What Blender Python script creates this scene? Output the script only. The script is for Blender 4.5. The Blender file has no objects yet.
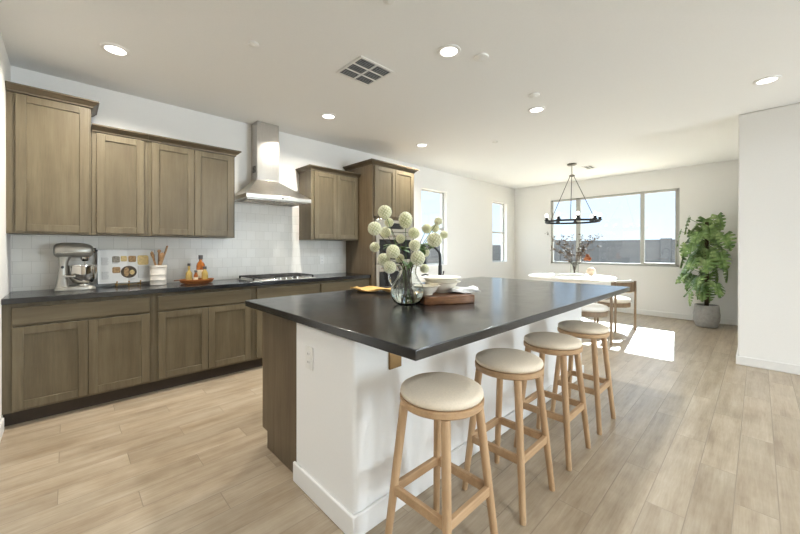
import bpy, bmesh, math, random
from mathutils import Vector, Matrix
random.seed(7)
R = math.radians
col = bpy.context.scene.collection
sc = bpy.context.scene

# ------------------------------------------------------------------ camera, world, sun, exposure
def set_camera():
    cd = bpy.data.cameras.new('camera'); co = bpy.data.objects.new('camera', cd); col.objects.link(co)
    f, cy = 345.637, 249.188
    a, p, r = R(46.044), R(-0.101), R(0.068)
    F = Vector((math.cos(a)*math.cos(p), math.sin(a)*math.cos(p), math.sin(p)))
    X = Vector((math.sin(a), -math.cos(a), 0)); U = X.cross(F)
    X2 = X*math.cos(r) + U*math.sin(r); U2 = -X*math.sin(r) + U*math.cos(r)
    m = Matrix((X2, U2, -F)).transposed().to_4x4(); m.translation = (0, 0, 1.264)
    co.matrix_world = m
    cd.sensor_width = 36; cd.lens = f/800*36; cd.shift_y = -(267-cy)/800
    cd.clip_start = 0.02; cd.clip_end = 200
    sc.camera = co
set_camera()
sc.view_settings.view_transform = 'Standard'; sc.view_settings.look = 'None'
sc.view_settings.gamma = 1; sc.view_settings.use_curve_mapping = False
sc.view_settings.exposure = 0.16

def set_world(strength):
    # bright thin-cloud sky: pale near the horizon, stronger towards the zenith
    w = bpy.data.worlds.new('sky'); sc.world = w; w.use_nodes = True
    nt = w.node_tree; nt.nodes.clear()
    out = nt.nodes.new('ShaderNodeOutputWorld'); bg = nt.nodes.new('ShaderNodeBackground')
    tc = nt.nodes.new('ShaderNodeTexCoord'); sp = nt.nodes.new('ShaderNodeSeparateXYZ')
    rp = nt.nodes.new('ShaderNodeValToRGB'); cr = rp.color_ramp
    while len(cr.elements) < 5: cr.elements.new(0.5)
    for e, (p, c) in zip(cr.elements, ((0.0, (1.02, 1.15, 1.25)), (0.06, (0.94, 1.20, 1.45)), (0.20, (0.80, 1.05, 1.40)), (0.42, (2.6, 3.3, 4.2)), (1.0, (4.8, 6.3, 8.2)))):
        e.position = p; e.color = (*c, 1)
    nt.links.new(tc.outputs['Generated'], sp.inputs[0]); nt.links.new(sp.outputs[2], rp.inputs[0])
    nt.links.new(rp.outputs[0], bg.inputs[0]); bg.inputs[1].default_value = strength
    nt.links.new(bg.outputs[0], out.inputs[0])
set_world(1.0)

def set_sun():
    l = bpy.data.lights.new('sun', 'SUN'); o = bpy.data.objects.new('sun', l); col.objects.link(o)
    l.energy = 28.0; l.angle = R(0.53); l.color = (0.90, 0.96, 1.0)
    o.rotation_euler = Vector((-1, -0.125, -0.738)).to_track_quat('-Z', 'Y').to_euler()
    o.location = (14, 3, 9)
set_sun()

def added_daylight(name, loc, direction, sx, sy, energy, color=(0.93, 0.97, 1)):
    l = bpy.data.lights.new(name, 'AREA'); l.shape = 'RECTANGLE'; l.size = sx; l.size_y = sy
    l.energy = energy; l.color = color
    o = bpy.data.objects.new(name, l); col.objects.link(o); o.location = loc
    o.rotation_euler = Vector(direction).to_track_quat('-Z', 'Y').to_euler()
added_daylight('added_patio_fill', (4.3, -6.72, 1.25), (-0.35, 1, 1.0), 1.7, 2.3, 340, (0.76, 0.88, 1))  # area lamp added outside the unseen door, standing in for daylight
LAMP_W = 23.5

# ------------------------------------------------------------------ materials
def srgb(r, g, b):
    f = lambda c: (c/255/12.92) if c/255 <= 0.04045 else ((c/255+0.055)/1.055)**2.4
    return (f(r), f(g), f(b), 1)
class NT:
    def __init__(s, name):
        s.m = bpy.data.materials.new(name); s.m.use_nodes = True; s.t = s.m.node_tree; s.t.nodes.clear()
        s.out = s.n('ShaderNodeOutputMaterial')
    def n(s, typ, **kw):
        nd = s.t.nodes.new(typ)
        for k, v in kw.items(): setattr(nd, k, v)
        return nd
    def l(s, a, b): s.t.links.new(a, b)
    def math(s, op, a, b=None, c=None):
        nd = s.n('ShaderNodeMath', operation=op)
        for i, v in enumerate((a, b, c)):
            if v is None: continue
            if isinstance(v, (int, float)): nd.inputs[i].default_value = v
            else: s.l(v, nd.inputs[i])
        return nd.outputs[0]
    def mix(s, fac, a, b, mode='MIX'):
        nd = s.n('ShaderNodeMix', data_type='RGBA', blend_type=mode)
        for i, v in ((0, fac), (6, a), (7, b)):
            if isinstance(v, (int, float)): nd.inputs[i].default_value = v
            elif isinstance(v, tuple): nd.inputs[i].default_value = v
            else: s.l(v, nd.inputs[i])
        return nd.outputs[2]
    def noise(s, vec, scale, detail=4, rough=0.55):
        nd = s.n('ShaderNodeTexNoise'); nd.inputs['Scale'].default_value = scale
        nd.inputs['Detail'].default_value = detail; nd.inputs['Roughness'].default_value = rough
        if vec is not None: s.l(vec, nd.inputs['Vector'])
        return nd.outputs['Fac']
    def ramp(s, fac, stops):
        nd = s.n('ShaderNodeValToRGB'); cr = nd.color_ramp
        while len(cr.elements) < len(stops): cr.elements.new(0.5)
        for e, (p, c) in zip(cr.elements, stops): e.position = p; e.color = c
        s.l(fac, nd.inputs[0]); return nd.outputs[0]
    def mapping(s, vec, scale=(1, 1, 1), loc=(0, 0, 0)):
        nd = s.n('ShaderNodeMapping'); nd.inputs['Scale'].default_value = scale; nd.inputs['Location'].default_value = loc
        s.l(vec, nd.inputs[0]); return nd.outputs[0]
    def coord(s, k='Object'): return s.n('ShaderNodeTexCoord').outputs[k]
    def bsdf(s, color, rough=0.5, metal=0.0, spec=0.5, bump=None, bstr=0.2, bdist=0.01, **kw):
        p = s.n('ShaderNodeBsdfPrincipled')
        for k, v in (('Base Color', color), ('Roughness', rough), ('Metallic', metal), ('Specular IOR Level', spec)) + tuple(kw.items()):
            if isinstance(v, (int, float, tuple)): p.inputs[k].default_value = v
            else: s.l(v, p.inputs[k])
        if bump is not None:
            b = s.n('ShaderNodeBump'); b.inputs['Strength'].default_value = bstr; b.inputs['Distance'].default_value = bdist
            s.l(bump, b.inputs['Height']); s.l(b.outputs[0], p.inputs['Normal'])
        s.l(p.outputs[0], s.out.inputs[0]); return p
def plain(name, c, rough=0.5, metal=0.0, spec=0.5, var=0.06, scale=30, bstr=0.0, **kw):
    t = NT(name); n = t.noise(t.coord(), scale)
    d = tuple(x*(1-var) for x in c[:3])+(1,); u = tuple(min(1, x*(1+var)) for x in c[:3])+(1,)
    t.bsdf(t.ramp(n, [(0.3, d), (0.7, u)]), rough, metal, spec, n if bstr else None, bstr, 0.004, **kw)
    return t.m

M = {}
M['wall'] = plain('painted_drywall', srgb(244, 242, 238), 0.75, spec=0.25, var=0.01, scale=90, bstr=0.05)
M['ceiling'] = plain('ceiling_paint', srgb(245, 244, 241), 0.85, spec=0.2, var=0.01, scale=90, bstr=0.05)
M['trim'] = plain('white_trim_paint', srgb(240, 238, 234), 0.4, var=0.01)
M['white_plastic'] = plain('white_plastic', srgb(238, 236, 230), 0.4, var=0.01)
M['vinyl'] = plain('window_vinyl', srgb(188, 187, 181), 0.5, var=0.01)

def wood(name, axis, c0, c1, c2, rough=0.45, scale=1.0, contrast=1.0):
    t = NT(name); co = t.coord()
    oi = t.n('ShaderNodeObjectInfo')
    add = t.n('ShaderNodeVectorMath', operation='ADD'); t.l(co, add.inputs[0])
    cm = t.n('ShaderNodeCombineXYZ'); t.l(t.math('MULTIPLY', oi.outputs['Random'], 37.0), cm.inputs[0]); t.l(t.math('MULTIPLY', oi.outputs['Random'], 11.0), cm.inputs[2])
    t.l(cm.outputs[0], add.inputs[1])
    s = [14*scale]*3; s[axis] = 1.1*scale
    s2 = [120*scale]*3; s2[axis] = 5*scale
    n1 = t.noise(t.mapping(add.outputs[0], tuple(s)), 1.0, 6, 0.6)
    n2 = t.noise(t.mapping(add.outputs[0], tuple(s2)), 1.0, 3, 0.6)
    n3 = t.noise(add.outputs[0], 3.0*scale, 3)
    f = t.math('ADD', t.math('ADD', t.math('MULTIPLY', n1, 0.55), t.math('MULTIPLY', n2, 0.25)), t.math('MULTIPLY', n3, 0.2))
    c = t.ramp(f, [(0.36, c0), (0.5, c1), (0.64, c2)])
    hs = t.n('ShaderNodeHueSaturation'); t.l(c, hs.inputs['Color'])
    t.l(t.math('ADD', 0.95, t.math('MULTIPLY', oi.outputs['Random'], 0.10)), hs.inputs['Value'])
    t.bsdf(hs.outputs[0], rough, 0, 0.4, n2, 0.06, 0.003)
    return t.m
W0, W1, W2 = srgb(92, 81, 62), srgb(105, 94, 73), srgb(118, 107, 85)
M['cab_v'] = wood('stained_maple_vertical', 2, W0, W1, W2)
M['cab_h'] = wood('stained_maple_horizontal', 0, W0, W1, W2)
M['cab_panel'] = wood('stained_maple_panel', 2, srgb(90, 79, 60), srgb(101, 90, 69), srgb(112, 101, 79), scale=1.3)
M['cab_shaded'] = wood('stained_maple_shaded', 2, srgb(84, 70, 52), srgb(97, 83, 63), srgb(108, 94, 73), scale=1.5)  # same cabinet wood, shade of the oven tower and island end in its colour
M['crown'] = wood('stained_maple_crown', 0, srgb(80, 69, 52), srgb(92, 80, 62), srgb(104, 92, 72))
M['oak'] = wood('stool_oak', 2, srgb(172, 138, 102), srgb(188, 154, 117), srgb(200, 168, 131), 0.5, 1.6)
M['oak_h'] = wood('stool_oak_rail', 0, srgb(172, 138, 102), srgb(188, 154, 117), srgb(200, 168, 131), 0.5, 1.6)
M['ash'] = wood('chair_wood', 2, srgb(122, 104, 84), srgb(138, 119, 98), srgb(152, 133, 112), 0.5, 1.6)
M['acacia'] = wood('acacia_board', 0, srgb(58, 34, 20), srgb(104, 66, 38), srgb(146, 102, 62), 0.4, 1.2)
M['spoon'] = wood('spoon_wood', 2, srgb(128, 92, 60), srgb(178, 138, 98), srgb(204, 168, 124), 0.55, 3)
M['tray_wood'] = wood('tray_wood', 0, srgb(110, 62, 28), srgb(158, 96, 48), srgb(186, 122, 66), 0.4, 2)

def floor_mat():
    t = NT('wood_look_tile'); co = t.n('ShaderNodeTexCoord').outputs['Object']
    sx = t.n('ShaderNodeSeparateXYZ'); t.l(co, sx.inputs[0]); x, y = sx.outputs[0], sx.outputs[1]
    yy = t.math('DIVIDE', t.math('SUBTRACT', y, 0.082-1.54), 0.154)
    row = t.math('FLOOR', yy); fy = t.math('SUBTRACT', yy, row)
    # joint in the first row (y -0.07..0.08) at x = 2.39, each next row shifted a third
    off = t.math('ADD', 2.39, t.math('MULTIPLY', t.math('SUBTRACT', row, 9.0), 0.303))
    xx = t.math('DIVIDE', t.math('SUBTRACT', x, off), 0.909)
    cell = t.math('FLOOR', xx); fx = t.math('SUBTRACT', xx, cell)
    ex = t.math('MULTIPLY', t.math('MINIMUM', fx, t.math('SUBTRACT', 1.0, fx)), 0.909)
    ey = t.math('MULTIPLY', t.math('MINIMUM', fy, t.math('SUBTRACT', 1.0, fy)), 0.154)
    e = t.math('MINIMUM', ex, ey)
    mr = t.n('ShaderNodeMapRange'); mr.inputs[1].default_value = 0.0012; mr.inputs[2].default_value = 0.0026; t.l(e, mr.inputs[0])
    tile = mr.outputs[0]
    cv = t.n('ShaderNodeCombineXYZ'); t.l(row, cv.inputs[0]); t.l(cell, cv.inputs[1])
    wn = t.n('ShaderNodeTexWhiteNoise', noise_dimensions='2D'); t.l(cv.outputs[0], wn.inputs['Vector'])
    rnd = wn.outputs['Value']
    gv = t.n('ShaderNodeCombineXYZ'); t.l(t.math('ADD', x, t.math('MULTIPLY', rnd, 40)), gv.inputs[0]); t.l(y, gv.inputs[1]); t.l(t.math('MULTIPLY', rnd, 13), gv.inputs[2])
    n1 = t.noise(t.mapping(gv.outputs[0], (1.6, 16, 1)), 1.0, 6, 0.6)
    n2 = t.noise(t.mapping(gv.outputs[0], (9, 130, 1)), 1.0, 4, 0.6)
    n3 = t.noise(gv.outputs[0], 5.0, 4, 0.6)
    f = t.math('ADD', t.math('ADD', t.math('MULTIPLY', n1, 0.5), t.math('MULTIPLY', n2, 0.2)), t.math('MULTIPLY', n3, 0.3))
    c = t.ramp(f, [(0.32, srgb(134, 114, 91)), (0.46, srgb(161, 143, 119)), (0.58, srgb(177, 161, 138)), (0.72, srgb(194, 182, 162))])
    hs = t.n('ShaderNodeHueSaturation'); t.l(c, hs.inputs['Color'])
    t.l(t.math('ADD', 0.92, t.math('MULTIPLY', rnd, 0.14)), hs.inputs['Value'])
    c2 = t.mix(tile, srgb(142, 126, 106), hs.outputs[0])
    hgt = t.math('ADD', t.math('MULTIPLY', tile, 1.0), t.math('MULTIPLY', n2, 0.12))
    rgh = t.math('ADD', 0.26, t.math('MULTIPLY', n3, 0.2))
    t.bsdf(c2, rgh, 0, 0.8, hgt, 0.25, 0.003)
    return t.m
M['floor'] = floor_mat()

def stone():
    t = NT('dark_leathered_granite'); co = t.coord()
    n = t.noise(co, 9, 6, 0.65); n2 = t.noise(co, 160, 3, 0.7)
    c = t.ramp(n, [(0.3, srgb(15, 16, 18)), (0.55, srgb(26, 26, 28)), (0.75, srgb(40, 40, 41))])
    c2 = t.mix(t.ramp(n2, [(0.62, (0, 0, 0, 1)), (0.72, (1, 1, 1, 1))]), c, srgb(70, 72, 76))
    r = t.math('ADD', 0.12, t.math('MULTIPLY', n, 0.16))
    t.bsdf(c2, r, 0, 0.5, n2, 0.02, 0.002, IOR=1.7)
    return t.m
M['stone'] = stone()

def zellige():
    t = NT('white_glazed_tile'); co = t.n('ShaderNodeTexCoord').outputs['Object']
    mp = t.n('ShaderNodeMapping'); mp.inputs['Rotation'].default_value = (R(90), 0, 0); t.l(co, mp.inputs[0])
    b = t.n('ShaderNodeTexBrick'); b.offset = 0.5; b.offset_frequency = 2
    b.inputs['Scale'].default_value = 1; b.inputs['Brick Width'].default_value = 0.105; b.inputs['Row Height'].default_value = 0.105
    b.inputs['Mortar Size'].default_value = 0.0014; b.inputs['Mortar Smooth'].default_value = 0.3; b.inputs['Bias'].default_value = 0
    b.inputs['Color1'].default_value = srgb(234, 231, 224); b.inputs['Color2'].default_value = srgb(226, 223, 215); b.inputs['Mortar'].default_value = srgb(205, 201, 192)
    t.l(mp.outputs[0], b.inputs[0])
    n = t.noise(co, 14, 3); 
    h = t.math('ADD', t.math('MULTIPLY', n, 1.2), t.math('MULTIPLY', b.outputs['Fac'], -0.5))
    t.bsdf(b.outputs['Color'], 0.32, 0, 0.4, h, 0.12, 0.006)
    return t.m
M['tile'] = zellige()

def steel(name, c, rough, axis=0):
    t = NT(name); s = [6, 6, 6]
    for i in range(3):
        if i != axis: s[i] = 300
    n = t.noise(t.mapping(t.coord(), tuple(s)), 1, 3)
    t.bsdf(c, t.math('ADD', rough-0.05, t.math('MULTIPLY', n, 0.12)), 1.0, 0.5, n, 0.02, 0.001)
    return t.m
M['steel'] = steel('brushed_steel', srgb(200, 196, 188), 0.28)
M['steel_v'] = steel('brushed_steel_vertical', srgb(196, 192, 186), 0.25, 2)
M['mixer'] = plain('pewter_metal_paint', srgb(168, 165, 157), 0.34, 0.75, var=0.03)
M['chrome'] = plain('polished_metal', srgb(205, 202, 196), 0.1, 1.0, var=0.02)
M['brass'] = plain('brass', srgb(190, 152, 84), 0.3, 1.0)
M['bronze'] = plain('antique_bronze', srgb(150, 122, 84), 0.42, 0.85)
M['nickel'] = plain('brushed_nickel', srgb(104, 100, 93), 0.35, 1.0)
M['black_metal'] = plain('matte_black_metal', srgb(22, 24, 27), 0.45, 0.0, var=0.1)
M['iron'] = plain('cast_iron', srgb(34, 32, 30), 0.6, 0.0, var=0.15, bstr=0.2, scale=200)
M['cord'] = plain('dark_cord', srgb(50, 48, 46), 0.5)
M['black_glass'] = plain('black_oven_glass', srgb(18, 20, 24), 0.06, 0.0, 0.6)
M['dark'] = plain('dark_void', srgb(20, 20, 20), 0.9)
M['vent_backing'] = plain('dark_vent_backing', srgb(70, 72, 74), 0.6)  # dark grey for the flat sheet behind the vent slats
M['toe_shaded'] = plain('shaded_toe_board', srgb(62, 52, 41), 0.7)  # shadow of the recess darkened into the board colour
M['fabric'] = plain('cream_upholstery', srgb(234, 219, 197), 0.9, spec=0.1, var=0.05, scale=140, bstr=0.25)
M['boucle'] = plain('ivory_boucle', srgb(240, 236, 228), 0.95, spec=0.1, var=0.04, scale=180, bstr=0.5)
M['ceramic'] = plain('cream_ceramic', srgb(240, 232, 214), 0.3, var=0.02)
M['crock'] = plain('grey_stoneware', srgb(214, 208, 198), 0.4, var=0.04)
M['white_cloth'] = plain('white_linen', srgb(238, 236, 232), 0.9, spec=0.1, var=0.03, scale=160, bstr=0.3)
M['mustard'] = plain('mustard_linen', srgb(204, 162, 98), 0.85, spec=0.15, var=0.06, scale=120, bstr=0.3)
M['table_white'] = plain('white_table_top', srgb(244, 240, 232), 0.35, var=0.01)
M['concrete'] = plain('grey_concrete_pot', srgb(160, 158, 154), 0.8, var=0.12, scale=24, bstr=0.3)
M['soil'] = plain('soil', srgb(52, 40, 30), 0.95, var=0.3, scale=120, bstr=0.8)
M['moss'] = plain('coir_moss_pole', srgb(58, 44, 26), 0.95, var=0.3, scale=150, bstr=0.8)
M['stem_green'] = plain('green_stem', srgb(84, 112, 52), 0.5, var=0.15)
M['twig'] = plain('brown_twig', srgb(74, 58, 44), 0.8, var=0.2)
M['dry_leaf'] = plain('dried_leaf', srgb(98, 80, 62), 0.8, var=0.3)
M['rust_leaf'] = plain('rust_dried_flower', srgb(168, 110, 74), 0.85, var=0.25)
M['bloom'] = plain('cream_green_bloom', srgb(248, 243, 216), 0.75, spec=0.2, var=0.1, scale=220)
M['bloom_core'] = plain('green_flower_core', srgb(208, 207, 158), 0.8, var=0.15, scale=80)
M['leaf'] = plain('soft_green_leaf', srgb(94, 124, 66), 0.5, var=0.2)
M['beige'] = plain('beige_ceramic_ball', srgb(214, 190, 164), 0.6, var=0.08)
M['page'] = plain('book_page', srgb(250, 249, 246), 0.6, var=0.01)
M['ink'] = plain('grey_ink', srgb(188, 186, 184), 0.7)
M['cover'] = plain('slate_book_cover', srgb(110, 112, 128), 0.5)
M['photo_a'] = plain('food_photo_brown', srgb(176, 140, 96), 0.5, var=0.6, scale=70)
M['photo_b'] = plain('food_photo_grey', srgb(150, 142, 130), 0.5, var=0.6, scale=70)
M['plate_dark'] = plain('food_photo_dark', srgb(86, 70, 50), 0.5, var=0.5, scale=60)
M['pale_food'] = plain('food_photo_pale', srgb(226, 200, 140), 0.5, var=0.3, scale=80)
M['cap'] = plain('dark_grey_cap', srgb(70, 68, 68), 0.4)
M['label'] = plain('cream_bottle_label', srgb(228, 216, 190), 0.6, var=0.05)
M['block'] = None
def block():
    t = NT('grey_block_wall'); co = t.n('ShaderNodeTexCoord').outputs['Object']
    sp = t.n('ShaderNodeSeparateXYZ'); t.l(co, sp.inputs[0])
    cb = t.n('ShaderNodeCombineXYZ'); t.l(t.math('ADD', sp.outputs[0], sp.outputs[1]), cb.inputs[0]); t.l(sp.outputs[2], cb.inputs[1])
    b = t.n('ShaderNodeTexBrick'); b.offset = 0.5
    b.inputs['Scale'].default_value = 1; b.inputs['Brick Width'].default_value = 0.4; b.inputs['Row Height'].default_value = 0.2
    b.inputs['Mortar Size'].default_value = 0.008
    b.inputs['Color1'].default_value = srgb(86, 85, 84); b.inputs['Color2'].default_value = srgb(80, 79, 78); b.inputs['Mortar'].default_value = srgb(70, 69, 68)
    t.l(cb.outputs[0], b.inputs[0]); n = t.noise(co, 30)
    t.bsdf(t.mix(0.25, b.outputs[0], t.ramp(n, [(0.3, srgb(68, 67, 66)), (0.7, srgb(96, 94, 92))])), 0.9, 0, 0.2, n, 0.3)
    return t.m
M['block'] = block()
M['dirt'] = plain('desert_gravel', srgb(188, 168, 142), 0.95, var=0.15, scale=12, bstr=0.4)

def pane_mat():
    t = NT('window_glass'); tr = t.n('ShaderNodeBsdfTransparent'); gl = t.n('ShaderNodeBsdfGlossy')
    gl.inputs['Roughness'].default_value = 0.0; tr.inputs[0].default_value = (0.97, 0.985, 0.98, 1)
    fr = t.n('ShaderNodeFresnel'); mx = t.n('ShaderNodeMixShader')
    t.l(t.math('MULTIPLY_ADD', t.n('ShaderNodeNewGeometry').outputs['Backfacing'], 1/1.5-1.5, 1.5), fr.inputs[0])   # thin pane: same reflectance on both faces
    t.l(fr.outputs[0], mx.inputs[0]); t.l(tr.outputs[0], mx.inputs[1]); t.l(gl.outputs[0], mx.inputs[2]); t.l(mx.outputs[0], t.out.inputs[0])
    return t.m
M['pane'] = pane_mat()
def glass(name, c, ior=1.45, rough=0.0):
    t = NT(name); g = t.n('ShaderNodeBsdfGlass'); g.inputs[0].default_value = c; g.inputs[1].default_value = rough; g.inputs[2].default_value = ior
    t.l(g.outputs[0], t.out.inputs[0]); return t.m
M['glass'] = glass('clear_glass', (0.97, 0.98, 0.97, 1))
M['water'] = glass('water', (0.93, 0.95, 0.93, 1), 1.33)
M['amber'] = plain('amber_spirit', srgb(196, 112, 34), 0.08, spec=0.6, var=0.2, scale=20, **{'Transmission Weight': 0.5})
M['gold_oil'] = plain('golden_oil', srgb(208, 180, 104), 0.08, spec=0.6, var=0.15, scale=20, **{'Transmission Weight': 0.4})
def emit(name, c, s):
    t = NT(name); e = t.n('ShaderNodeEmission'); e.inputs[0].default_value = c; e.inputs[1].default_value = s
    t.l(e.outputs[0], t.out.inputs[0]); return t.m
M['lamp'] = emit('lit_diffuser', (1, 0.96, 0.9, 1), 4.0)
M['bulb'] = emit('lit_bulb', (1, 0.95, 0.88, 1), 2.0)
def leaf_mat():
    t = NT('monstera_leaf'); n = t.noise(t.coord(), 9, 3); oi = t.noise(t.coord(), 60, 2)
    c = t.ramp(n, [(0.3, srgb(70, 102, 48)), (0.5, srgb(116, 146, 80)), (0.68, srgb(168, 188, 130))])
    t.bsdf(c, 0.35, 0, 0.5, oi, 0.1, 0.004); return t.m
M['monstera'] = leaf_mat()

# ------------------------------------------------------------------ helpers
class MB:
    def __init__(s): s.bm = bmesh.new()
    def _m(s, geom, mat):
        if mat is not None: bmesh.ops.transform(s.bm, matrix=mat, verts=geom)
    def box(s, x0, x1, y0, y1, z0, z1, mat=None):
        v = [s.bm.verts.new(p) for p in ((x0,y0,z0),(x1,y0,z0),(x1,y1,z0),(x0,y1,z0),(x0,y0,z1),(x1,y0,z1),(x1,y1,z1),(x0,y1,z1))]
        for f in ((0,3,2,1),(4,5,6,7),(0,1,5,4),(1,2,6,5),(2,3,7,6),(3,0,4,7)): s.bm.faces.new([v[i] for i in f])
        s._m(v, mat); return s
    def lathe(s, prof, seg=32, c=(0, 0, 0), mat=None, sx=1, sy=1):
        rings = []; allv = []
        for r, z in prof:
            if r < 1e-6: v = [s.bm.verts.new((c[0], c[1], c[2]+z))]
            else: v = [s.bm.verts.new((c[0]+r*sx*math.cos(2*math.pi*i/seg), c[1]+r*sy*math.sin(2*math.pi*i/seg), c[2]+z)) for i in range(seg)]
            rings.append(v); allv += v
        for a, b in zip(rings, rings[1:]):
            for i in range(seg):
                j = (i+1) % seg
                if len(a) == 1 and len(b) == 1: continue
                if len(a) == 1: s.bm.faces.new((a[0], b[j], b[i]))
                elif len(b) == 1: s.bm.faces.new((a[i], a[j], b[0]))
                else: s.bm.faces.new((a[i], a[j], b[j], b[i]))
        if len(rings[0]) > 1: s.bm.faces.new(list(reversed(rings[0])))
        if len(rings[-1]) > 1: s.bm.faces.new(rings[-1])
        s._m(allv, mat); return s
    def ringlathe(s, prof, seg=32, c=(0, 0, 0), mat=None):   # closed profile (torus-like)
        rings = []; allv = []
        for r, z in prof:
            v = [s.bm.verts.new((c[0]+r*math.cos(2*math.pi*i/seg), c[1]+r*math.sin(2*math.pi*i/seg), c[2]+z)) for i in range(seg)]
            rings.append(v); allv += v
        for k in range(len(rings)):
            a, b = rings[k], rings[(k+1) % len(rings)]
            for i in range(seg):
                j = (i+1) % seg; s.bm.faces.new((a[i], a[j], b[j], b[i]))
        s._m(allv, mat); return s
    def tube(s, pts, r, seg=10, closed=False, mat=None):
        pts = [Vector(p) for p in pts]; n = len(pts)
        rs = r if isinstance(r, (list, tuple)) else [r]*n
        rings = []; allv = []; up = None
        for i, p in enumerate(pts):
            if closed: t = pts[(i+1) % n]-pts[i-1]
            else: t = pts[min(i+1, n-1)]-pts[max(i-1, 0)]
            t.normalize()
            if up is None:
                up = Vector((0, 0, 1)) if abs(t.z) < 0.9 else Vector((1, 0, 0))
            a = up - t*up.dot(t)
            if a.length < 1e-4: a = t.orthogonal()
            a.normalize(); b = t.cross(a); up = a
            v = [s.bm.verts.new(p + (a*math.cos(2*math.pi*k/seg)+b*math.sin(2*math.pi*k/seg))*rs[i]) for k in range(seg)]
            rings.append(v); allv += v
        m = n if closed else n-1
        for i in range(m):
            a, b = rings[i], rings[(i+1) % n]
            for k in range(seg):
                j = (k+1) % seg; s.bm.faces.new((a[k], a[j], b[j], b[k]))
        if not closed:
            s.bm.faces.new(list(reversed(rings[0]))); s.bm.faces.new(rings[-1])
        s._m(allv, mat); return s
    def loft(s, rings, cap=True, mat=None):
        vs = [[s.bm.verts.new(p) for p in r] for r in rings]; n = len(vs[0])
        for a, b in zip(vs, vs[1:]):
            for i in range(n):
                j = (i+1) % n; s.bm.faces.new((a[i], a[j], b[j], b[i]))
        if cap: s.bm.faces.new(list(reversed(vs[0]))); s.bm.faces.new(vs[-1])
        s._m([v for r in vs for v in r], mat); return s
    def sphere(s, c, r, u=16, v=10, sc_=(1, 1, 1)):
        prof = [(r*math.sin(math.pi*i/v)*1.0, -r*math.cos(math.pi*i/v)) for i in range(v+1)]
        prof[0] = (0, -r); prof[-1] = (0, r)
        m = Matrix.Translation(c) @ Matrix.Diagonal((sc_[0], sc_[1], sc_[2], 1))
        return s.lathe(prof, u, mat=m)
    def poly(s, pts, thick=None, d=(0, 0, 1)):
        v = [s.bm.verts.new(p) for p in pts]
        if thick is None: s.bm.faces.new(v); return s
        w = [s.bm.verts.new(Vector(p)+Vector(d)*thick) for p in pts]; n = len(v)
        s.bm.faces.new(list(reversed(v))); s.bm.faces.new(w)
        for i in range(n):
            j = (i+1) % n; s.bm.faces.new((v[i], v[j], w[j], w[i]))
        return s
    def build(s, name, mat, parent=None, bevel=0, seg=2, smooth=True, angle=35, loc=None, rot=None):
        bmesh.ops.recalc_face_normals(s.bm, faces=s.bm.faces)
        if smooth:
            for f in s.bm.faces: f.smooth = True
            for e in s.bm.edges:
                if len(e.link_faces) == 2 and e.calc_face_angle(0) > R(angle): e.smooth = False
        me = bpy.data.meshes.new(name); s.bm.to_mesh(me); s.bm.free()
        if isinstance(mat, str): mat = M[mat]
        me.materials.append(mat)
        o = bpy.data.objects.new(name, me); col.objects.link(o)
        if parent is not None: o.parent = parent
        if loc: o.location = loc
        if rot: o.rotation_euler = rot
        if bevel:
            b = o.modifiers.new('bevel', 'BEVEL'); b.width = bevel; b.segments = seg; b.limit_method = 'ANGLE'; b.angle_limit = R(40); b.harden_normals = False
        return o
def thing(name, label, cat, loc=(0, 0, 0), rz=0, group=None):
    o = bpy.data.objects.new(name, None); col.objects.link(o); o.empty_display_size = 0.1
    o.location = loc; o.rotation_euler = (0, 0, rz); o['label'] = label; o['category'] = cat
    if group: o['group'] = group
    return o
def tag(o, label, cat, group=None):
    o['label'] = label; o['category'] = cat
    if group: o['group'] = group
    return o
def struct(name, mb, mat, bevel=0, parent=None, **kw):
    o = mb.build(name, mat, parent, bevel=bevel, **kw)
    if parent is None: o['kind'] = 'structure'
    return o
def copy_tree(o, parent=None):
    c = o.copy(); col.objects.link(c); c.parent = parent
    for ch in list(o.children): copy_tree(ch, c)
    return c
def circ(r, n, z=0, c=(0, 0), ph=0): return [(c[0]+r*math.cos(ph+2*math.pi*i/n), c[1]+r*math.sin(ph+2*math.pi*i/n), z) for i in range(n)]
def zalign(d): return Vector(d).normalized().to_track_quat('Z', 'Y').to_matrix().to_4x4()

# ------------------------------------------------------------------ room shell
YW, ZC, XF, XL, XP, YP = 4.19, 2.737, 7.976, -0.325, 5.302, 0.156
XB, YB = -3.2, -6.6          # the part of the room behind the camera
T = 0.16
def wall_holes(mb, axis, c0, c1, a0, a1, holes):
    """wall slab: axis 'x' -> runs along x between a0,a1, thickness c0..c1 in y (or swapped)"""
    def bx(p, q, z0, z1):
        if q-p < 1e-5 or z1-z0 < 1e-5: return
        if axis == 'x': mb.box(p, q, c0, c1, z0, z1)
        else: mb.box(c0, c1, p, q, z0, z1)
    cur = a0
    for h0, h1, z0, z1 in sorted(holes):
        bx(cur, h0, 0, ZC); bx(h0, h1, 0, z0); bx(h0, h1, z1, ZC); cur = h1
    bx(cur, a1, 0, ZC); return mb
struct('floor', MB().box(XB-T, XF+T, YB-T, YW+T, -0.12, 0), 'floor')
struct('ceiling', MB().box(XB-T, XF+T, YB-T, YW+T, ZC, ZC+0.2), 'ceiling')
WIN1 = (4.573, 5.303, 0.957, 2.354); WIN2 = (6.955, 7.607, 0.957, 2.344); WINF = (0.992, 3.305, 0.932, 2.372)
struct('wall_north', wall_holes(MB(), 'x', YW, YW+T, XL-T, XF+T, [WIN1, WIN2]), 'wall')
struct('wall_east', wall_holes(MB(), 'y', XF, XF+T, YP, YW, [WINF]), 'wall')
struct('wall_kitchen_end', MB().box(XL-T, XL, 2.6, YW, 0, ZC), 'wall')
struct('wall_partition', MB().box(XP, XF+T, YB, YP, 0, ZC), 'wall', bevel=0.012)
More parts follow.
